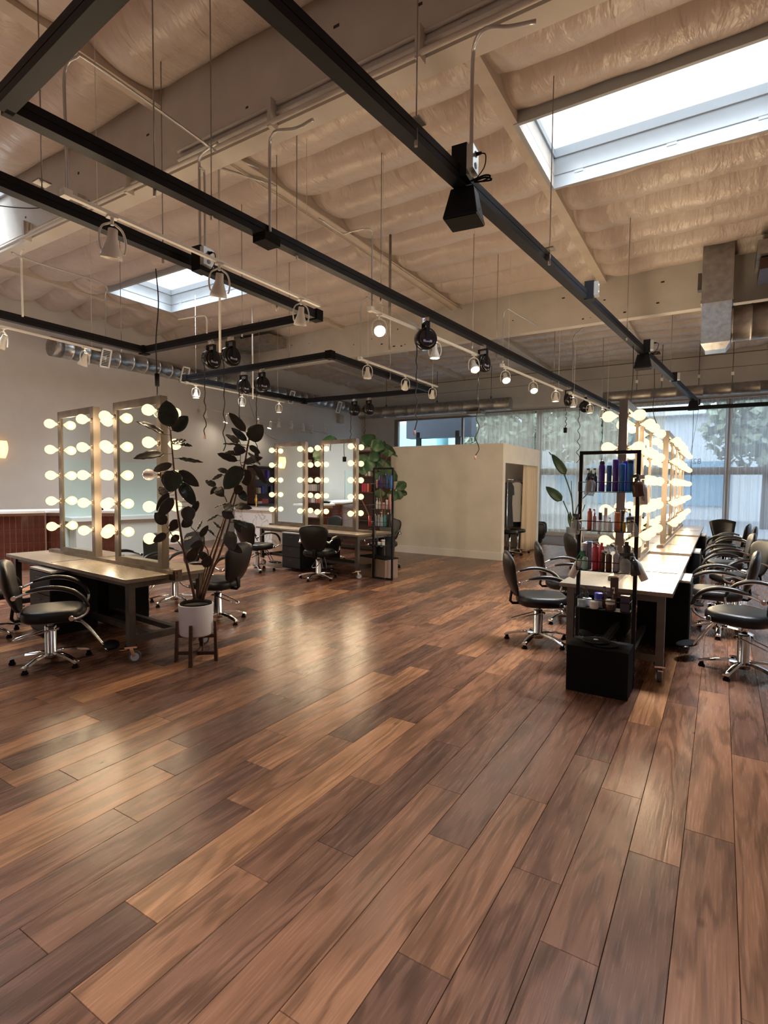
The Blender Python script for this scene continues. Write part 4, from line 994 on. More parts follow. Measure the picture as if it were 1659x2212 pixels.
for x in (YY(903,930,20.2).x, YY(988,930,20.2).x): MB().box(x-.09, x+.09, 20.2, 20.36, -.15, 3.8).build('post', blackm, t, world=True)
t = thing('brick_building', 'red brick and turquoise shop front across the street', 'building', (-20, 33, -.15), 0)
MB().box(-30, -16.4, 33, 38, -.15, 5.8).build('wall', mat('turquoise_front', (.40,.78,.82), .6), t, world=True)
MB().box(YY(1001,950,32.6).x, YY(1023,950,32.6).x, 32.6, 33, -.15, 5.6).build('brick_pier', mat('red_brick', (.42,.10,.08), .8, noise=.2, nscale=20), t, world=True)
leafd = mat('tree_leaves', (.26,.29,.20), .8, noise=.3, nscale=3)
def tree(x, y, h, r, label, seed):
    t = thing('tree', label, 'tree', (x, y, -.15), 0, 'street trees')
    MB().cyl((0,0,0),(0,0,h*.6),.18,.12).build('trunk', barkm, t)
    rg = random.Random(seed); m = MB()
    for i in range(1400):
        th, ph, q = rg.uniform(0, 2*pi), math.acos(rg.uniform(-1,1)), r*rg.random()**.4
        c = Vector((q*math.sin(ph)*math.cos(th), q*math.sin(ph)*math.sin(th), h*.75+q*.9*math.cos(ph)))
        a = Vector((rg.gauss(0,1),rg.gauss(0,1),rg.gauss(0,1))).normalized()*.26; b = a.cross(Vector((rg.gauss(0,1),rg.gauss(0,1),rg.gauss(0,1)))).normalized()*.16
        m.add([c-a, c+b, c+a, c-b], [(0,1,2,3)])
    o = m.build('crown', leafd, t, rec=False); o['kind'] = 'stuff'
tree(YY(1085, 930, 28.5).x, 28.5, 6.0, 2.2, 'leafy street tree seen through the sheer curtain beside the bare window', 1)
tree(-5.9, 27.5, 6.4, 2.3, 'leafy street tree behind the sheer curtains in the middle', 2)
tree(1.6, 28, 6.2, 2.5, 'leafy street tree at the upper right through the thin curtain', 3)

# ------------------------------------------------------------------ reception desk with vertical tiles
tilem = mat('oxblood_tile', (.085,.022,.014), .18, noise=.35, nscale=12, coat=.3)
grout = mat('grout', (.30,.20,.17), .9)
t = thing('reception_desk', 'curved reception desk faced in dark red vertical tiles with a white top', 'desk', (-10.2, 4.6, 0))
path = arc([(-11.2,2.6),(-10.9,3.35),(-10.45,3.98),(-10.02,4.38)], 8)
path = [Vector((p.x, p.y, 0)) for p in arc([(-11.3,2.4,0),(-10.9,3.2,0),(-10.45,3.85,0),(-10.06,4.42,0),(-9.90,4.86,0)], 10)]
path2 = [Vector((-9.98,4.90,0)), Vector((-9.02,5.55,0)), Vector((-8.98,6.3,0))]
def resample(P, step):
    out = [P[0]]; acc = 0
    for a, b in zip(P, P[1:]):
        L = (b-a).length; d = step-acc
        while d <= L: out.append(a+(b-a)*(d/L)); d += step
        acc = (acc+L) % step if L < step else L-(d-step)
    return out
tmesh = MB().box(-.038,.038,-.006,.004,.003,.227).box(-.036,.036,-.008,-.006,.005,.225).mesh('tile', tilem)
for pth, off in ((path, .0), (path2, -.012)):
    q = []
    for a, b in zip(pth, pth[1:]): q.append((a, b))
    m = MB()
    for a, b in q: m.beam(a+Vector((0,0,.53)), b+Vector((0,0,.53)), .02, 1.06)
    m.build('carcass', grout, t, world=True)
    rs = resample(pth, .083)
    for a, b in zip(rs, rs[1:]):
        c = (a+b)/2; d = (b-a).normalized(); n = Vector((d.y, -d.x, 0)); c2 = c+n*.012
        for k in range(4 if pth is path else 4):
            z = .09+.232*k+off
            put('tile', tmesh, t, c2+Vector((0,0,z))-Vector(t.location), (0,0,math.atan2(d.y,d.x)))
top = [tuple((p+Vector((.05,-.05,0)))[:2]) for p in path+path2]; top += [(-9.5,6.4),(-9.6,5.9),(-10.4,5.3),(-10.6,4.7),(-11.0,4.2),(-11.6,3.4),(-11.8,2.5)]
MB().prism(top, 1.06, 1.10).build('counter_top', mat('white_stone', (.74,.74,.73), .25), t, world=True, rec=True)
MB().box(-9.9,-9.0,5.52,5.56,.0,.0).add([(-11.3,2.4,0),(-9.98,4.8,0),(-9.1,5.5,0),(-9.5,6.2,0),(-10.6,5.2,0),(-11.6,3.4,0)],[(0,1,2,3,4,5)]).build('plinth', grout, t, world=True)
t = thing('monitor', 'flat black screen lying low on the reception desk', 'monitor', (-9.6, 5.35, 1.10), .5)
MB().box(-.35,.35,-.12,.12,.03,.045).box(-.3,.3,-.1,.1,0,.03).build('screen', blackm, t)
MB().box(-.03,.03,.1,.14,0,.05).build('stand', blackm, t)
# wall sconce
P = XX(2, 975, -12.0); t = thing('wall_sconce', 'warm glowing wall sconce at the left edge', 'lamp', (-12.02, P.y, 2.05))
MB().grid(lambda u, v: (.02+.10*math.sin(pi*u)*math.sin(pi*(v*.8+.1)), (u-.5)*.26*(.35+.65*math.sin(pi*min(1,.12+v*.62))), v*.34), 14, 8).build('lamp_shade', emis('sconce_glow', (1,.52,.18), .9), t, rec=False).modifiers.new('thickness','SOLIDIFY').thickness = .006
MB().box(-.06,.0,-.07,.07,.08,.28).build('wall_plate', steel, t)
P = XX(732, 906, XL); tag(MB().box(XL, XL+.14, P.y-.13, P.y+.13, P.z-.14, P.z+.16).build('wall_speaker', mat('beige_plastic', (.45,.40,.34), .6), recenter=True), 'small beige speaker box high on the wall near the corner', 'speaker')

# ------------------------------------------------------------------ marble counter and shelving
def marble():
    mt = bpy.data.materials.new('veined_marble'); mt.use_nodes = True; nt = mt.node_tree; b = nt.nodes['Principled BSDF']; N = nt.nodes.new; L = nt.links.new
    tc = N('ShaderNodeTexCoord'); n = N('ShaderNodeTexNoise'); n.inputs['Scale'].default_value = 2.6; n.inputs['Detail'].default_value = 8; n.inputs['Distortion'].default_value = 1.2; L(tc.outputs['Object'], n.inputs[0])
    s = N('ShaderNodeMath'); s.operation = 'SUBTRACT'; s.inputs[1].default_value = .5; L(n.outputs[0], s.inputs[0])
    a = N('ShaderNodeMath'); a.operation = 'ABSOLUTE'; L(s.outputs[0], a.inputs[0])
    r = N('ShaderNodeValToRGB'); r.color_ramp.elements[0].position = 0; r.color_ramp.elements[0].color = (.42,.40,.40,1); r.color_ramp.elements[1].position = .03; r.color_ramp.elements[1].color = (.72,.70,.70,1)
    L(a.outputs[0], r.inputs[0]); L(r.outputs[0], b.inputs['Base Color']); b.inputs['Roughness'].default_value = .2; MATS['veined_marble'] = mt; return mt
mb_ = marble()
t = thing('marble_counter', 'white veined marble counter behind the middle station', 'counter', (-10.3, 10.6, 0))
MB().box(-11.1, -9.75, 10.25, 10.85, 0, .90).build('body', mb_, t, world=True)
MB().box(-11.15, -9.7, 10.2, 10.9, .90, .97).build('counter_top', mat('pale_stone', (.74,.72,.70), .25), t, world=True)
GOLD = mat('brass', (.60,.40,.12), .3, 1)
def shelf(name, label, x0, x1, y0, y1, z0, z1, rows, face):
    t = thing(name, label, 'shelving', ((x0+x1)/2, (y0+y1)/2, 0), 0, 'dark product shelving')
    m = MB().box(x0, x1, y0, y1, z1-.04, z1).box(x0, x1, y0, y1, z0, z0+.04)
    if face == 'x': m.box(x0, x0+.02, y0, y1, z0, z1).box(x0, x1, y0, y0+.04, z0, z1).box(x0, x1, y1-.04, y1, z0, z1)
    else: m.box(x0, x1, y1-.02, y1, z0, z1).box(x0, x0+.04, y0, y1, z0, z1).box(x1-.04, x1, y0, y1, z0, z1)
    m.build('carcass', brown, t, world=True)
    for z in rows: MB().box(x0+.02, x1-.005, y0+.02, y1-.02, z-.03, z).build('shelf', brown, t, world=True)
    return t
ca = {'blue':(.05,.06,.42),'violet':(.12,.05,.38),'cream':(.62,.52,.34),'red':(.55,.05,.02),'white':(.72,.71,.68),'pink':(.55,.22,.25),'black':(.02,.02,.02),'coral':(.62,.18,.12),'pale':(.55,.58,.66),'teal':(.05,.32,.30),'mint':(.35,.68,.58),
      'navy':(.012,.012,.05),'purple':(.075,.02,.30),'azure':(.02,.17,.60),'cobalt':(.02,.10,.38),'rust':(.55,.18,.08),'yellow':(.60,.42,.04),'smoke':(.03,.03,.035),'grey':(.55,.56,.58),'sage':(.30,.36,.32),'sky':(.40,.55,.66),'steelblue':(.20,.28,.42),'berry':(.50,.04,.07),'amber':(.08,.03,.015),'ink':(.03,.02,.05)}
def cm(n): return mat('plastic_'+n, ca[n], .3)
def carton(x, y, z, w, d, h, c, label, group, rz=0.0):
    o = MB().box(-w/2, w/2, -d/2, d/2, 0, h).build('product_box', cm(c)); o.location = (x, y, z); o.rotation_euler = (0,0,rz)
    return tag(o, label, 'box', group)
def bottle(x, y, z, r, h, col, capcol, label, group, style='round', rz=0.0, tilt=None, name='product_bottle', bm_=None, cat='bottle'):
    t = thing(name, label, cat, (x, y, z), rz, group)
    if tilt: t.rotation_euler = tilt
    b = bm_ or cm(col); c = cm(capcol) if isinstance(capcol, str) else capcol
    if style == 'round': pr = [(r*.92,0),(r,r*.12),(r,h*.80),(r*.9,h*.86),(r*.45,h*.90)]; cp = [(r*.5,h*.88),(r*.5,h),(.0001,h)]
    elif style == 'can': pr = [(r*.95,0),(r,.004),(r,h*.82),(r*.8,h*.88)]; cp = [(r*.82,h*.86),(r*.80,h*.95),(r*.35,h),(.0001,h)]
    elif style == 'flat': pr = [(r*.95,0),(r,.004),(r,h*.90),(r*.97,h*.91)]; cp = [(r*1.02,h*.90),(r*1.02,h),(.0001,h)]
    elif style == 'pump': pr = [(r*.92,0),(r,r*.15),(r,h*.58),(r*.8,h*.66),(r*.35,h*.72)]; cp = [(r*.4,h*.70),(r*.4,h*.80),(r*.15,h*.82),(r*.15,h*.93),(.0001,h*.93)]
    elif style == 'jar': pr = [(r*.96,0),(r,.004),(r,h*.62),(r*.95,h*.64)]; cp = [(r*1.04,h*.58),(r*1.04,h*.97),(r,h),(.0001,h)]
    elif style == 'spray': pr = [(r*.92,0),(r,r*.2),(r,h*.50),(r*.75,h*.62),(r*.3,h*.70)]; cp = [(r*.34,h*.68),(r*.34,h*.80),(.0001,h*.80)]
    elif style == 'tube': pr = [(r*.30,h*1.0),(r*.95,h*.72),(r,h*.3),(r,0.0)]; cp = [(r*.6,0),(r*.6,-.0),(.0001,0)]
    MB().lathe(pr, 16).build('body', b, t); k = MB().lathe(cp, 14, None, True, False)
    if style == 'pump': k.box(-r*.9, r*.25, -r*.16, r*.16, h*.93, h)
    if style == 'spray': k.box(-r*.95, r*.45, -r*.2, r*.2, h*.82, h*.96).beam((-r*.9,0,h*.83),(-r*1.1,0,h*.60),r*.2,r*.14,(1,0,0))
    k.build('cap', c, t)
    return t
sa = shelf('product_shelf', 'dark wooden wall shelf seen left of the middle station, with blue packs', -12.08, -11.78, 11.65, 13.0, .95, 2.12, (1.30, 1.72), 'x')
for i, (z, px, c, w, h, l) in enumerate([(1.72,556,'white',.05,.12,'small white jar on the upper shelf of the left dark shelf'),(1.72,578,'violet',.09,.28,'violet box on the upper shelf of the left dark shelf'),
        (1.30,559,'cream',.10,.17,'cream box beside the blue box on the left dark shelf'),(1.30,567,'blue',.11,.21,'blue box in the middle of the left dark shelf'),(1.30,585,'ink',.09,.22,'dark box at the mirror edge on the left dark shelf'),
        (.99,560,'white',.16,.07,'small white pack at the foot of the left dark shelf'),(.99,571,'red',.26,.14,'bright red box at the foot of the left dark shelf')]):
    P = XX(px, 1050, -11.86); carton(-11.88, P.y, z, .12, w, h, c, l, 'packs on the left dark shelf')
sb = shelf('product_shelf', 'tall dark wooden shelf seen between and right of the middle mirrors', -9.65, -6.72, 10.72, 11.08, .12, 2.40, (.75, 1.12, 1.42, 1.80, 2.10), 'y')
def on_b(px, z, c, w, h, l, g='packs on the tall dark shelf'):
    P = YY(px, 1050, 10.85); carton(P.x, 10.86, z, w, .12, h, c, l, g)
k = 0
for px, c in ((665,'white'),(669,'white'),(673,'pale'),(677,'white'),(681,'white'),(685,'pale')):
    on_b(px, 1.42, c, .045, .17, ('first','second','third','fourth','fifth','sixth')[k]+' slim pack from the left in the pale row between the middle mirrors'); k += 1
for px, c, s in ((664,'red','red'),(667,'coral','coral'),(673,'steelblue','blue-grey'),(677,'white','white'),(681,'pale','pale blue'),(687,'pink','pink'),(692,'rust','rust red')):
    on_b(px, 1.12, c, .055, .16 if px > 670 else .11, s+' product pack on the shelf below the row of white packs')
for px, s in ((671,'left'),(682,'right')): carton(YY(px,1084,10.8).x, 10.8, .75, .16, .1, .15, 'white', s+' one of two white cards standing on the lower tall shelf', 'packs on the tall dark shelf', .1)
for px, c, z, s in ((793,'cream',1.80,'cream'),(800,'white',1.80,'white'),(786,'berry',1.42,'dark red'),(791,'berry',1.42,'dark red'),(797,'coral',1.42,'coral'),(668,'white',2.10,'white')):
    on_b(px, z, c, .06, .2 if z < 1.9 else .12, s+' pack on the tall dark shelf '+{793:'left one above the red bottles',800:'right one above the red bottles',786:'first of the red bottles beside the mirror',791:'second of the red bottles beside the mirror',797:'beside the red bottles by the rack',668:'on its top shelf behind the fig leaf'}[px])
t = thing('figurine', 'slim brass figure on the marble counter', 'ornament', (-10.55, 10.5, .97)); MB().lathe([(.05,0),(.05,.02),(.015,.03),(.03,.12),(.05,.2),(.02,.27),(.03,.31),(.0001,.34)], 14).build('body', GOLD, t)

# ------------------------------------------------------------------ product racks
def rack(name, label, x0, x1, y, z1, rows, d, group, basew=None):
    t = thing(name, label, 'rack', ((x0+x1)/2, y, 0), 0, group)
    b = .028
    for x, s in ((x0, 'l'), (x1, 'r')): MB().box(x-b/2, x+b/2, y-b/2, y+b/2, 0, z1).build('upright', black, t, world=True)
    MB().box(x0+b/2, x1-b/2, y-b/2, y+b/2, z1-b, z1).build('top_bar', black, t, world=True)
    MB().box(x0+b/2, x1-b/2, y-b/2, y+b/2, 0, b).build('foot_bar', black, t, world=True)
    for z in rows:
        sh = MB().box(x0+b/2, x1-b/2, y-d, y-b/2, z-.005, z).build('shelf', black, t, world=True)
        MB().tube([(x0+b/2,y-.01,z+.075),(x0+b/2,y-d,z+.075),(x1-b/2,y-d,z+.075),(x1-b/2,y-.01,z+.075)],.0035,6).tube([(x0+b/2,y-d,z),(x0+b/2,y-d,z+.075)],.0035,6).tube([(x1-b/2,y-d,z),(x1-b/2,y-d,z+.075)],.0035,6).build('guard_rail', black, t, world=True)
    return t
RK = 4.66
rx0, rx1 = YY(1257,975,RK).x, YY(1381,975,RK).x
rows = [YY(1300, y, RK-.08).z for y in (1062, 1146, 1232, 1314)]
rack('product_rack', 'tall black steel rack of hair products at the near end of the right-hand row', rx0, rx1, RK, YY(1300,974,RK).z, rows, .15, 'black product racks')
o = MB().box(rx0-.005, rx1+.012, RK-.03-.30, RK-.03, .0, .36).build('floor_box', blackm, bevel=.003); tag(o, 'plain black box on the floor under the near product rack', 'box')
for i, (cx, rr, s) in enumerate(((YY(1287,1375,RK-.18).x, .105, 'upper'), (YY(1305,1383,RK-.2).x, .10, 'lower'))):
    t = thing('round_tray', s+' of two round black discs lying on the black floor box', 'tray', (cx, RK-.17-.02*i, .362+.014*(1-i)), 0)
    MB().lathe([(rr*.9,0),(rr,.004),(rr,.010),(rr*.93,.012),(.0001,.011)], 28).build('disc', black, t)
    if i == 0: MB().lathe([(.0001,.0125),(.018,.0125),(.018,.0145),(.0001,.0145)], 14).build('cap', whitem, t)
def px_item(row, u0, u1, vtop, col, cap, style, label, ox=1200, oy=940, sc=.1929, yoff=-.08, **kw):
    p0, p1 = ox+u0*sc, ox+u1*sc; y = RK+yoff; z = rows[row]
    a, b = YY(p0, 1100, y).x, YY(p1, 1100, y).x; r = (b-a)/2*.97; zt = YY((p0+p1)/2, oy+vtop*sc, y).z
    r = min(r, .034)
    return bottle((a+b)/2, y, z+.001, r, max(.03, zt-z), col, cap, label, kw.pop('group', 'products on the near rack'), style, **kw)
px_item(0,335,395,375,'navy','black','pump','dark navy pump bottle, leftmost on the top shelf of the near rack')
px_item(0,410,460,372,'ink','black','pump','dark purple pump bottle, second from left on the top shelf of the near rack')
px_item(0,472,545,285,'purple','black','can','violet spray can with a black cap on the top shelf of the near rack')
px_item(0,560,620,340,'cobalt','cobalt','flat','blue bottle between the two violet ones on the top shelf of the near rack')
px_item(0,625,695,275,'purple','purple','flat','tall violet bottle in the middle of the top shelf of the near rack')
px_item(0,700,770,322,'azure','azure','flat','blue bottle, second from right on the top shelf of the near rack')
px_item(0,735,790,290,'purple','purple','flat','violet bottle standing behind the two right blue bottles', yoff=-.035)
px_item(0,785,860,283,'azure','navy','flat','bright blue bottle with a dark lid, rightmost on the top shelf of the near rack')
px_item(1,358,415,822,'coral','coral','round','coral bottle, leftmost on the second shelf of the near rack')
px_item(1,420,462,830,'pink','berry','pump','small pink bottle with a red cap on the second shelf of the near rack')
px_item(1,484,524,868,'white','black','jar','small jar with a black top behind the clear tray', yoff=-.05)
px_item(1,545,585,812,'white','white','flat','slim white bottle on the second shelf of the near rack', yoff=-.04)
px_item(1,592,640,925,'white','grey','pump','small white pump bottle on the second shelf of the near rack')
px_item(1,662,730,868,'rust','rust','flat','orange bottle right of centre on the second shelf of the near rack')
px_item(1,728,775,845,'smoke','black','flat','dark bottle beside the orange one on the second shelf of the near rack', yoff=-.04)
px_item(1,756,795,975,'yellow','yellow','flat','short yellow bottle on the second shelf of the near rack', yoff=-.11)
px_item(1,806,866,828,'white','black','pump','white bottle with a dark pump, right end of the second shelf of the near rack')
px_item(2,300,372,1210,'sky','white','flat','large light blue bottle at the left of the third shelf of the near rack', yoff=-.04)
px_item(2,362,425,1190,'steelblue','steelblue','flat','grey-blue bottle behind the mint one on the third shelf of the near rack', yoff=-.03)
px_item(2,315,376,1298,'mint','black','pump','mint green bottle with a black pump on the third shelf of the near rack', yoff=-.115)
px_item(2,427,500,1212,'berry','berry','round','front red bottle on the third shelf of the near rack', yoff=-.1)
px_item(2,498,562,1206,'berry','berry','round','rear red bottle on the third shelf of the near rack', yoff=-.035)
px_item(2,516,574,1290,'amber','white','round','dark bottle with a white nozzle, left of two on the third shelf', yoff=-.11)
px_item(2,586,648,1308,'amber','white','round','dark bottle with a white nozzle, right of two on the third shelf', yoff=-.11)
px_item(2,578,650,1228,'sage','grey','pump','sage green pump bottle behind the dark nozzle bottles', yoff=-.04)
px_item(2,660,738,1238,'grey','white','pump','pale grey pump bottle on the third shelf of the near rack')
px_item(2,760,858,1196,'smoke','smoke','round','large smoky black bottle at the right of the third shelf of the near rack', yoff=-.06)
Q = dict(ox=1190, oy=1180, sc=.1989)
px_item(3,312,418,576,'sky','sky','jar','pale blue jar at the front left of the lowest shelf', yoff=-.11, **Q)
px_item(3,372,472,566,'pale','pale','jar','pale jar behind the light blue one on the lowest shelf', yoff=-.05, **Q)
px_item(3,446,550,602,'white','white','jar','cream white jar at the front of the lowest shelf', yoff=-.12, **Q)
px_item(3,500,590,512,'pale','blue','jar','pale jar with a bright blue lid on the lowest shelf', yoff=-.055, **Q)
px_item(3,340,385,450,'black','black','pump','left one of two black bottles behind the jars', yoff=-.03, **Q)
px_item(3,392,440,438,'black','black','pump','right one of two black bottles behind the jars', yoff=-.03, **Q)
px_item(3,590,642,440,'amber','black','pump','dark dropper bottle in the middle of the lowest shelf', yoff=-.05, **Q)
px_item(3,688,742,452,'amber','white','pump','dark dropper bottle with a pale tip right of the middle on the lowest shelf', yoff=-.05, **Q)
px_item(3,622,728,585,'amber','white','jar','dark jar with a pale lid at the front of the lowest shelf', yoff=-.11, **Q)
P = YY(1190+805*.1989, 1310, RK-.10); carton(P.x, RK-.10, rows[3]+.001, .065, .05, .125, 'ink', 'dark box with a round pale mark at the right of the lowest shelf', 'products on the near rack')
P = YY(1190+690*.1989, 1270, RK-.03); carton(P.x, RK-.035, rows[3]+.10, .06, .006, .15, 'amber', 'dark card standing behind the bottles of the lowest shelf', 'products on the near rack')
a_, b_ = YY(1283,1140,RK-.12).x, YY(1322,1140,RK-.12).x
o = MB().box(a_, b_, RK-.145, RK-.075, rows[1], rows[1]+.004).box(a_, b_, RK-.145, RK-.142, rows[1], rows[1]+.075).box(a_, a_+.003, RK-.145, RK-.075, rows[1], rows[1]+.075).box(b_-.003, b_, RK-.145, RK-.075, rows[1], rows[1]+.075).build('clear_tray', clearp, recenter=True)
tag(o, 'clear plastic tray on the second shelf of the near rack', 'tray')
# bottles hung by their triggers on the rack's sides
def hung(px, py, y, r, h, col, cap, label, rot, mtb=None):
    P = YY(px, py, y); return bottle(P.x, y, P.z, r, h, col, cap, label, 'spray bottles hung on the near rack', 'spray', tilt=rot, bm_=mtb, name='spray_bottle')
green = mat('green_trigger', (.02,.25,.12), .35)
clr = glassy('clear_bottle', (.60,.63,.65), .62, .08); smk = glassy('smoky_bottle', (.04,.04,.04), .2, .08)
gb_ = hung(1234, 1246, RK-.10, .030, .24, 'white', green, 'white spray bottle with a green trigger hung left on the near rack', (0, .42, 0))
hung(1241, 1153, RK-.08, .038, .17, 'white', 'black', 'clear spray bottle hung at the left upright of the near rack', (0, .12, 0), clr)
hung(1272, 1070, RK-.17, .040, .18, 'white', 'black', 'clear round spray bottle hung before the top shelf', (0, .15, 0), clr)
hung(1380, 1073, RK-.12, .042, .18, 'amber', 'black', 'dark brown spray bottle hung at the right of the top shelf', (0, -.15, 0))
wb = hung(1390, 1090, RK-.05, .030, .24, 'white', 'white', 'white spray bottle with dark letters behind the right upright', (0, -.05, 0))
hung(1350, 1238, RK-.18, .042, .16, 'white', 'black', 'clear round bottle hung at the front right of the third shelf', (0, 0, 0), clr)
hung(1374, 1243, RK-.13, .036, .18, 'smoke', 'black', 'smoky bottle hung beside the right upright', (0, -.25, 0), smk)
hung(1393, 1254, RK-.06, .030, .25, 'white', 'white', 'white spray bottle tilted at the right of the near rack', (0, -.45, 0))
hung(1368, 1160, RK-.16, .036, .16, 'white', 'black', 'clear bottle hung at the right of the second shelf', (0, -.1, 0), clr)

textobj('BLNY', .030, blackm, wb, Matrix.Translation((.0,-.0305,.065)) @ Matrix.Rotation(pi/2, 4, 'Y') @ Matrix.Rotation(pi/2, 4, 'X'), 'lettering')
textobj('VNB', .020, blackm, gb_, Matrix.Translation((.0,-.0305,.10)) @ Matrix.Rotation(pi/2, 4, 'X'), 'lettering')

# second rack by the middle station
MY = 7.72
mx0, mx1 = YY(808,1010,MY).x, YY(849,1012,MY).x
rowm = [YY(830, y, MY-.06).z for y in (1055, 1100, 1137, 1178)]
rack('product_rack', 'black steel rack of hair products at the end of the middle station', mx0, mx1, MY, 1.88, rowm, .15, 'black product racks')
mid = 'products on the middle rack'
def mi(row, u, w, vtop, col, cap, style, s, yoff=-.08):
    px = 740+u*.1537; x = YY(px, 1100, MY+yoff).x; z = rowm[row]; zt = YY(px, 920+vtop*.1537, MY+yoff).z
    bottle(x, MY+yoff, z+.001, min(.032, w*.1537*7.2/1170/2), max(.05, zt-z), col, cap, s, mid, style)
for i, (u, w, v, c, k, st, s) in enumerate([(480,30,760,'pink','white','flat','pink and white tube at the left of the top shelf of the middle rack'),(510,32,760,'navy','black','flat','dark bottle left on the top shelf of the middle rack'),(532,40,690,'purple','purple','can','violet can on the top shelf of the middle rack'),
        (570,40,690,'ink','ink','can','dark can in the middle of the top shelf of the middle rack'),(620,45,675,'cobalt','purple','flat','deep blue bottle on the top shelf of the middle rack'),(675,50,695,'azure','azure','flat','bright blue bottle, rightmost on the top shelf of the middle rack')]): mi(0,u,w,v,c,k,st,s)
for i, (u, w, v, c, k, st, s) in enumerate([(485,40,1010,'white','white','pump','white bottle at the left of the second shelf of the middle rack'),(520,35,1020,'white','grey','pump','white pump bottle beside it on the second shelf of the middle rack'),(575,40,1080,'pink','white','flat','pink bottle in the middle of the second shelf of the middle rack'),
        (625,40,1040,'white','white','flat','white bottle right of the pink one on the middle rack'),(665,40,960,'pink','pink','flat','tall pink bottle on the second shelf of the middle rack')]): mi(1,u,w,v,c,k,st,s)
for i, (u, w, v, c, k, st, s) in enumerate([(475,35,1240,'steelblue','black','flat','grey-blue bottle on the third shelf of the middle rack'),(510,35,1230,'grey','black','flat','pale grey bottle on the third shelf of the middle rack'),(550,50,1210,'sky','white','pump','light blue pump bottle on the third shelf of the middle rack'),
        (600,45,1250,'teal','teal','flat','teal bottle on the third shelf of the middle rack'),(640,45,1220,'black','white','round','black bottle with a white label on the third shelf of the middle rack'),(680,40,1240,'smoke','black','flat','black bottle, rightmost on the third shelf of the middle rack')]): mi(2,u,w,v,c,k,st,s)
mi(3,520,60,1640,'sky','white','jar','pale blue jar on the lowest shelf of the middle rack'); mi(3,575,60,1600,'white','white','jar','white jar on the lowest shelf of the middle rack'); mi(3,490,40,1560,'smoke','black','round','dark bottle on the lowest shelf of the middle rack', -.04)
bottle(YY(799,1130,MY-.02).x, MY-.02, YY(799,1136,MY).z, .024, .17, 'berry', 'berry', 'red bottle hung left of the middle rack', mid, 'flat')
oakm = mat('grey_oak', (.30,.22,.18), .5, noise=.12, nscale=6, stretch=(8,1,1))
t = thing('wooden_box', 'grey-brown wooden box on the floor under the middle rack', 'box', (-5.02, 7.93, 0), -.26)
MB().box(-.38,.31,-.15,.15,0,.33).build('body', oakm, t); MB().box(-.39,.32,-.16,.16,.33,.345).build('lid', blackm, t); MB().box(.02,.035,-.156,-.15,0,.33).build('joint', blackm, t)

# ------------------------------------------------------------------ plants
leafm = mat('rubber_leaf', (.016,.026,.020), .26, noise=.35, nscale=8, coat=.2)
leafr = mat('rubber_leaf_underside', (.030,.021,.015), .45, noise=.3, nscale=8)
leafg = mat('fig_leaf', (.020,.065,.025), .35, noise=.35, nscale=10)
leafb = mat('strelitzia_leaf', (.035,.075,.035), .4, noise=.3, nscale=8)
def leaf_obj(parent, base, tip, w, mt, up=None, droop=.10, fold=.12, shape='oval', seed=0):
    base = Vector(base); tip = Vector(tip); d = tip-base; L = d.length; d = d.normalized()
    v = (CAM-(base+tip)/2).normalized() if up is None else Vector(up)
    side = d.cross(v)
    if side.length < 1e-3: side = Vector((1,0,0))
    side.normalize(); nrm = side.cross(d)
    nu, nv = 6, 9
    def wid(t):
        if shape == 'oval': return math.sin(pi*min(1, t**.85))**.62*(1-.12*t)
        if shape == 'fiddle': return math.sin(pi*min(1, t**1.15))**.6*(1+.12*math.sin(9*t+seed))
        return math.sin(pi*min(1, t**.7))**.7
    def fn(u, t):
        s = (u-.5)*2; ww = w/2*wid(t)*(1 if t < .999 else 0)
        p = base+d*(L*t)+side*(s*ww)+nrm*(fold*ww*abs(s)*1.2 - droop*L*(math.sin(pi*t)*-.5) + .004*math.sin(7*t*3+s*3+seed))
        return tuple(p)
    o = MB().grid(fn, nu, nv).build('leaf', mt, parent, world=True, rec=False)
    sd = o.modifiers.new('thickness', 'SOLIDIFY'); sd.thickness = .0025
    return o
# rubber plant
PC = Vector((-3.965, 3.20, 0)); DP = depth(PC)
plant = thing('rubber_plant', 'tall potted rubber plant with dark leaves in front of the left station', 'plant', (PC.x, PC.y, .245))
MB().lathe([(.0001,.0),(.135,.0),(.142,.012),(.150,.27),(.150,.275),(.142,.275),(.136,.25),(.0001,.25)], 40).build('pot', potw, plant)
MB().lathe([(.132,.25),(.138,.285),(.132,.287),(.124,.255)], 32, None, True, False).build('inner_pot', blackm, plant)
MB().lathe([(.0001,.262),(.07,.266),(.130,.256)], 24).build('soil', soilm, plant)
t = thing('plant_stand', 'dark wooden four-legged stand under the white pot', 'stand', (PC.x, PC.y, 0), .62)
for k in range(4):
    a = k*pi/2; c, s = math.cos(a), math.sin(a)
    MB().add([( .160,-.017,0),(.192,-.017,0),(.192,.017,0),(.160,.017,0),(.157,-.013,.36),(.177,-.013,.36),(.177,.013,.36),(.157,.013,.36)], [(0,3,2,1),(4,5,6,7),(0,1,5,4),(1,2,6,5),(2,3,7,6),(3,0,4,7)]).build('leg', brown, t).rotation_euler = (0,0,a)
for k in range(2):
    MB().box(-.165,.165,-.010,.010,.055,.085).build('cross_bar', brown, t).rotation_euler = (0,0,k*pi/2)
    MB().box(-.160,.160,-.012,.012,.212,.243).build('cross_bar', brown, t).rotation_euler = (0,0,k*pi/2)
def F(u, v, dd=0.0): return DD(280+.1808*u, 860+.1808*v, DP+dd)
def Pn(px, py, dd=0.0): return DD(px, py, DP+dd)
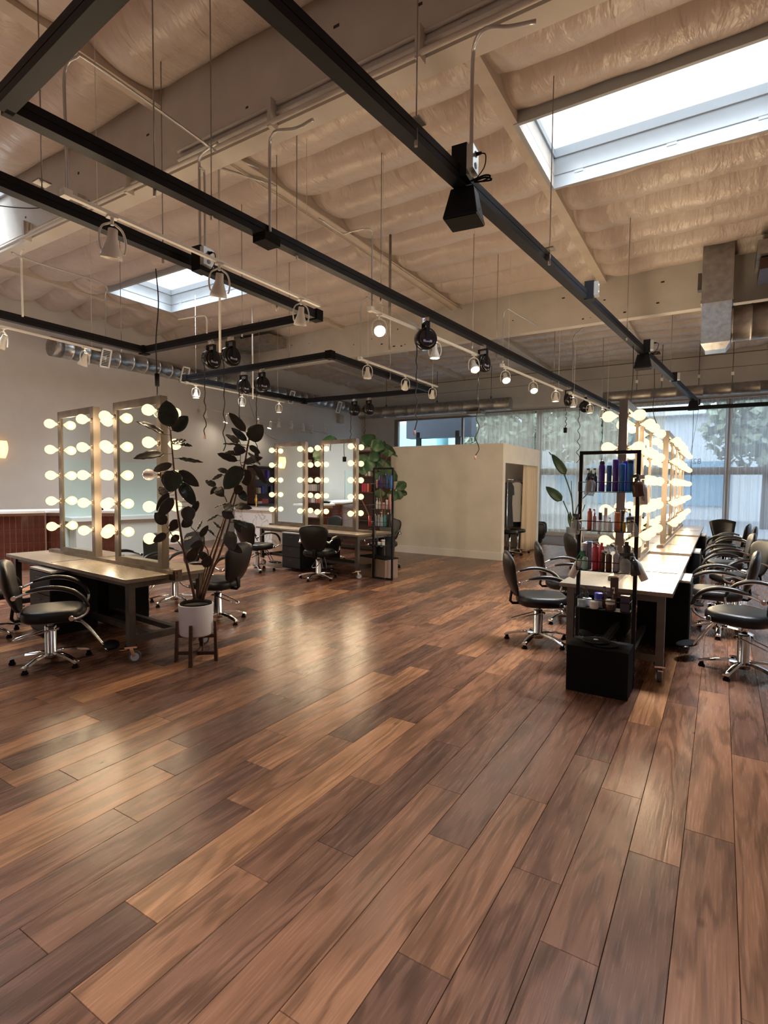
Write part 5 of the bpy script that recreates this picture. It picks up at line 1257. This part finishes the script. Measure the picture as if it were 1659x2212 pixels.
stems = [([Pn(421,1296,0), Pn(414,1262,-.01), F(660,1880,-.03), F(625,1700,-.03), F(590,1480,-.03), F(565,1290,-.02), F(548,1100,-.02), F(528,840,-.01), F(505,600,0), F(485,380,0)], .013),
         ([Pn(432,1294,.03), Pn(452,1235,.05), F(1010,1880,.05), F(1100,1600,.06), F(1200,1260,.06), F(1290,1010,.05), F(1365,820,.04), F(1405,600,.04), F(1432,470,.03)], .014),
         ([Pn(437,1296,-.02), Pn(460,1230,-.02), F(1075,1860,-.02), F(1170,1560,-.02), F(1240,1280,0), F(1290,1080,.02)], .013),
         ([Pn(428,1293,.05), Pn(447,1232,.09), F(965,1880,.09), F(1060,1620,.1), F(1125,1440,.1), F(1160,1250,.08), F(1120,1150,.06)], .010),
         ([Pn(430,1290,.0), Pn(440,1240,.0), F(940,1860,.0), F(870,1730,-.01), F(780,1590,-.01), F(735,1545,-.01)], .007),
         ([F(650,1850,-.03), F(600,1740,-.04), F(510,1640,-.05), F(440,1520,-.05)], .006),
         ([F(1365,820,.04), F(1325,780,.02), F(1325,690,.0)], .005)]
for pts, r in stems:
    n = len(arc(pts, 4)); MB().tube(arc(pts, 4), r, 8, [r*(1-.45*i/(n-1)) for i in range(n)]).build('stem', barkm, plant, world=True)
LV = [(480,345,440,25,215,0,-.02),(510,390,700,215,150,0,.04),(420,440,80,280,75,1,-.06),(350,235,285,145,60,0,.05),(500,525,675,505,45,0,-.05),(600,555,750,575,35,0,.03),(415,665,45,720,85,1,-.08),(580,715,878,765,40,0,.02),
 (510,785,280,870,95,1,.04),(525,860,480,1125,220,0,-.10),(585,870,830,1055,125,1,.03),(605,1005,790,1290,140,0,-.04),(450,1160,350,1060,100,1,.06),(470,1130,320,1350,60,1,-.03),(520,1190,340,1430,120,1,-.07),(440,1500,300,1370,130,1,-.02),
 (580,1450,480,1590,105,1,.05),(700,1290,700,1490,150,1,-.06),(745,1440,620,1540,110,1,.03),(820,1225,740,1400,70,1,.02),(440,1620,280,1720,90,1,-.05),(590,1640,490,1720,80,1,-.03),(755,1660,630,1700,35,1,.02),(880,1720,720,1780,80,1,-.02),
 (840,1660,940,1520,70,1,.03),(810,1570,870,1460,22,0,.01),(1385,400,1185,170,70,1,.02),(1430,500,1590,320,180,0,-.04),(1400,510,1215,355,80,0,.04),(1290,550,1150,435,75,0,.06),(1380,590,1120,545,35,0,-.05),(1240,600,1390,640,110,1,.0),
 (1290,750,1045,660,60,1,-.04),(1330,680,1135,650,45,1,.03),(1360,770,1590,710,70,1,-.02),(1430,570,1560,660,70,0,.04),(1420,650,1560,800,50,1,-.03),(1340,820,1130,1090,190,0,-.10),(1380,850,1400,1050,150,1,.06),(1480,790,1640,1030,50,1,.0),
 (1180,880,1050,850,60,1,.05),(1110,910,985,975,35,1,.02),(1030,1050,905,985,50,0,.0),(1040,1060,965,1150,55,1,-.02),(1040,1070,1120,1180,110,1,-.05),(1330,1040,1260,1150,100,1,-.02),(1310,1100,1400,1230,90,0,.03),(1250,1290,1465,1320,60,1,-.03),
 (1120,1270,1240,1340,100,1,-.06),(1100,1360,1250,1430,100,1,-.06),(1120,1270,1010,1310,15,0,.0),(1060,1390,925,1470,18,0,.02),(1180,1590,1230,1830,150,1,-.08),(1200,1740,1350,1850,90,1,-.04),(1230,1460,1420,1550,50,0,.0),(1260,1480,1330,1610,70,1,-.03),
 (900,1720,770,1890,45,1,.02),(1010,1640,900,1560,25,0,.02),(1090,1560,990,1470,25,0,.05)]
rg = random.Random(4)
for i, (a, b, c, d, w, under, dd) in enumerate(LV):
    P0, P1 = F(a, b, dd*.6), F(c, d, dd*1.6+rg.uniform(-.04,.04)); wd = w*.1808/FPX*DP*1.15
    vv = (CAM-P0).normalized(); L = (P1-P0).length
    if wd < .35*L: vv = (vv*.75+Vector((rg.uniform(-.5,.5), rg.uniform(-.5,.5), .6))).normalized(); wd *= 1.5
    leaf_obj(plant, P0, P1, wd, leafr if under else leafm, vv, droop=rg.uniform(-.05,.18), fold=.10, seed=i)
    near = min((Vector(p) for st, r in stems for p in arc(st, 4)), key=lambda p: (p-P0).length)
    if (near-P0).length < .22: MB().tube([near, (near+P0)/2+Vector((0,0,-.004)), P0+(P1-P0)*.08], .0032, 5).build('petiole', barkm, plant, world=True)
# two low leaves beside the stems
for a, b, c, d, w in ((408,1213,424,1180,22),(447,1208,430,1192,18),(440,1225,455,1200,22)): leaf_obj(plant, Pn(a,b,0), Pn(c,d,-.03), w/FPX*DP, leafr, None, seed=a)

# fiddle-leaf fig behind the middle rack
FC = YY(826, 1180, 9.4); FC.z = 0; FD = depth(FC)
fig = thing('fiddle_leaf_fig', 'broad-leaved fig plant rising behind the middle station and its rack', 'plant', tuple(FC))
pp = DD(831, 1180, FD); MB().lathe([(.15,0),(.17,.02),(.21,.44),(.20,.45),(.19,.42),(.0001,.41)], 28).build('pot', blackm, fig)
def G(u, v, dd=0.0): return DD(740+.1537*u, 920+.1537*v, FD+dd)
for pts, r in (([FC+Vector((0,0,.4)), G(560,1200), G(520,800,.0), G(430,480), G(390,250)], .02), ([FC+Vector((.02,0,.4)), G(600,1150,.1), G(650,950,.05), G(745,890)], .014), ([FC+Vector((-.05,0,.4)), G(250,1000,.1), G(-60,650,.0), G(-240,330)], .014), ([G(520,800), G(600,500), G(660,380)], .010)):
    MB().tube(arc(pts, 4), r, 8).build('stem', barkm, fig, world=True)
FL = [(375,290,360,112,170),(430,350,545,200,165),(600,400,700,300,150),(640,440,640,330,120),(700,380,775,435,26),(330,400,285,520,150),(440,430,770,780,140),(450,340,430,520,120),(330,480,410,640,140),(290,560,290,700,90),(530,880,510,1015,130),
 (745,885,900,805,115),(760,900,910,965,70),(765,915,820,1035,105),(735,900,680,1060,120),(620,350,510,290,150),(-180,330,-160,130,170),(-260,330,-330,480,130),(-220,360,-420,440,150),(-240,380,-380,560,110),(420,600,560,720,120),(560,640,470,780,110),(360,250,270,260,100),(560,500,640,600,120),(700,930,760,1040,90),(-300,420,-300,560,120)]
for i, (a, b, c, d, w) in enumerate(FL):
    dd = random.Random(i).uniform(-.15,.15); leaf_obj(fig, G(a,b,dd*.5), G(c,d,dd), w*.1537/FPX*FD*1.3, leafg, None, droop=.12, fold=.25, shape='fiddle', seed=i)
# black basket in front of it
BY = 8.3; bx0, bx1 = YY(813,1180,BY).x, YY(851,1180,BY).x; bz0 = max(.0, YY(830,1208,BY).z); bz1 = YY(830,1157,BY).z
t = thing('black_bin', 'black bin with pale scroll marks behind the lower shelf of the middle rack', 'bin', ((bx0+bx1)/2, BY, 0))
rr = (bx1-bx0)/2
MB().lathe([(rr*.75,0),(rr*.78,.01),(rr,bz1),(rr*.95,bz1),(rr*.93,bz1-.03),(.0001,bz1-.05)], 24).build('body', black, t)
for a in (-1.9, -1.35):
    c, s = math.cos(a), math.sin(a); q = []
    for k in range(13):
        an = k/12*4.6-2.3; q.append((rr*1.0*c+.045*math.cos(an)*-s, rr*1.0*s+.045*math.cos(an)*c, bz1-.12+.06*math.sin(an)))
    MB().tube(q, .006, 5).build('scroll_mark', cm('grey'), t)

# bird-of-paradise plant by the curtain
SC = Vector((-3.33, 15.2, 0)); SD = depth(SC)
st = thing('bird_of_paradise', 'tall paddle-leaved plant in a pale pot in front of the sheer curtain', 'plant', tuple(SC))
MB().lathe([(.20,0),(.215,.01),(.235,.48),(.235,.485),(.215,.485),(.21,.44),(.0001,.43)], 32).build('pot', concr, st)
MB().lathe([(.27,0),(.27,.02),(.0001,.02)], 28).build('saucer', concr, st)
def Q2(u, v, dd=0.0): return DD(1140+.1719*u, 860+.1719*v, SD+dd)
ct = SC+Vector((0,0,.43))
for pts, r in (([ct, Q2(575,1600), Q2(560,1300), Q2(520,1130), Q2(460,960)], .018), ([ct, Q2(560,1600), Q2(520,1470), Q2(445,1290)], .016), ([ct, Q2(590,1500), Q2(640,1330), Q2(760,1190)], .014), ([ct, Q2(600,1560), Q2(680,1440), Q2(720,1340)], .012), ([ct, Q2(572,1400), Q2(552,1180), Q2(546,1040)], .009)):
    MB().tube(arc(pts, 4), r, 6).build('stem', leafb, st, world=True)
for i, (a, b, c, d, w) in enumerate([(480,960,300,700,110),(300,720,262,672,14),(430,1290,225,1110,120),(760,1190,800,900,60),(560,1640,510,1440,60),(600,1640,640,1440,60),(580,1640,600,1480,50),(560,1640,530,1420,40)]):
    leaf_obj(st, Q2(a,b), Q2(c,d,.1), w*.1719/FPX*SD, leafb, None, droop=.2, fold=.15, shape='paddle', seed=i)
# white sideboard reflected in the left mirrors
t = thing('wall_counter', 'pale counter against the mint board, seen only in the left mirrors', 'counter', (-11.6, -.2, 0))
MB().box(XL+.03, XL+.5, -1.9, 1.6, .78, .86).build('counter_top', mat('white_stone', (.74,.74,.73), .25), t, world=True); MB().box(XL+.05, XL+.45, -1.8, 1.5, 0, .78).build('body', wallp, t, world=True)
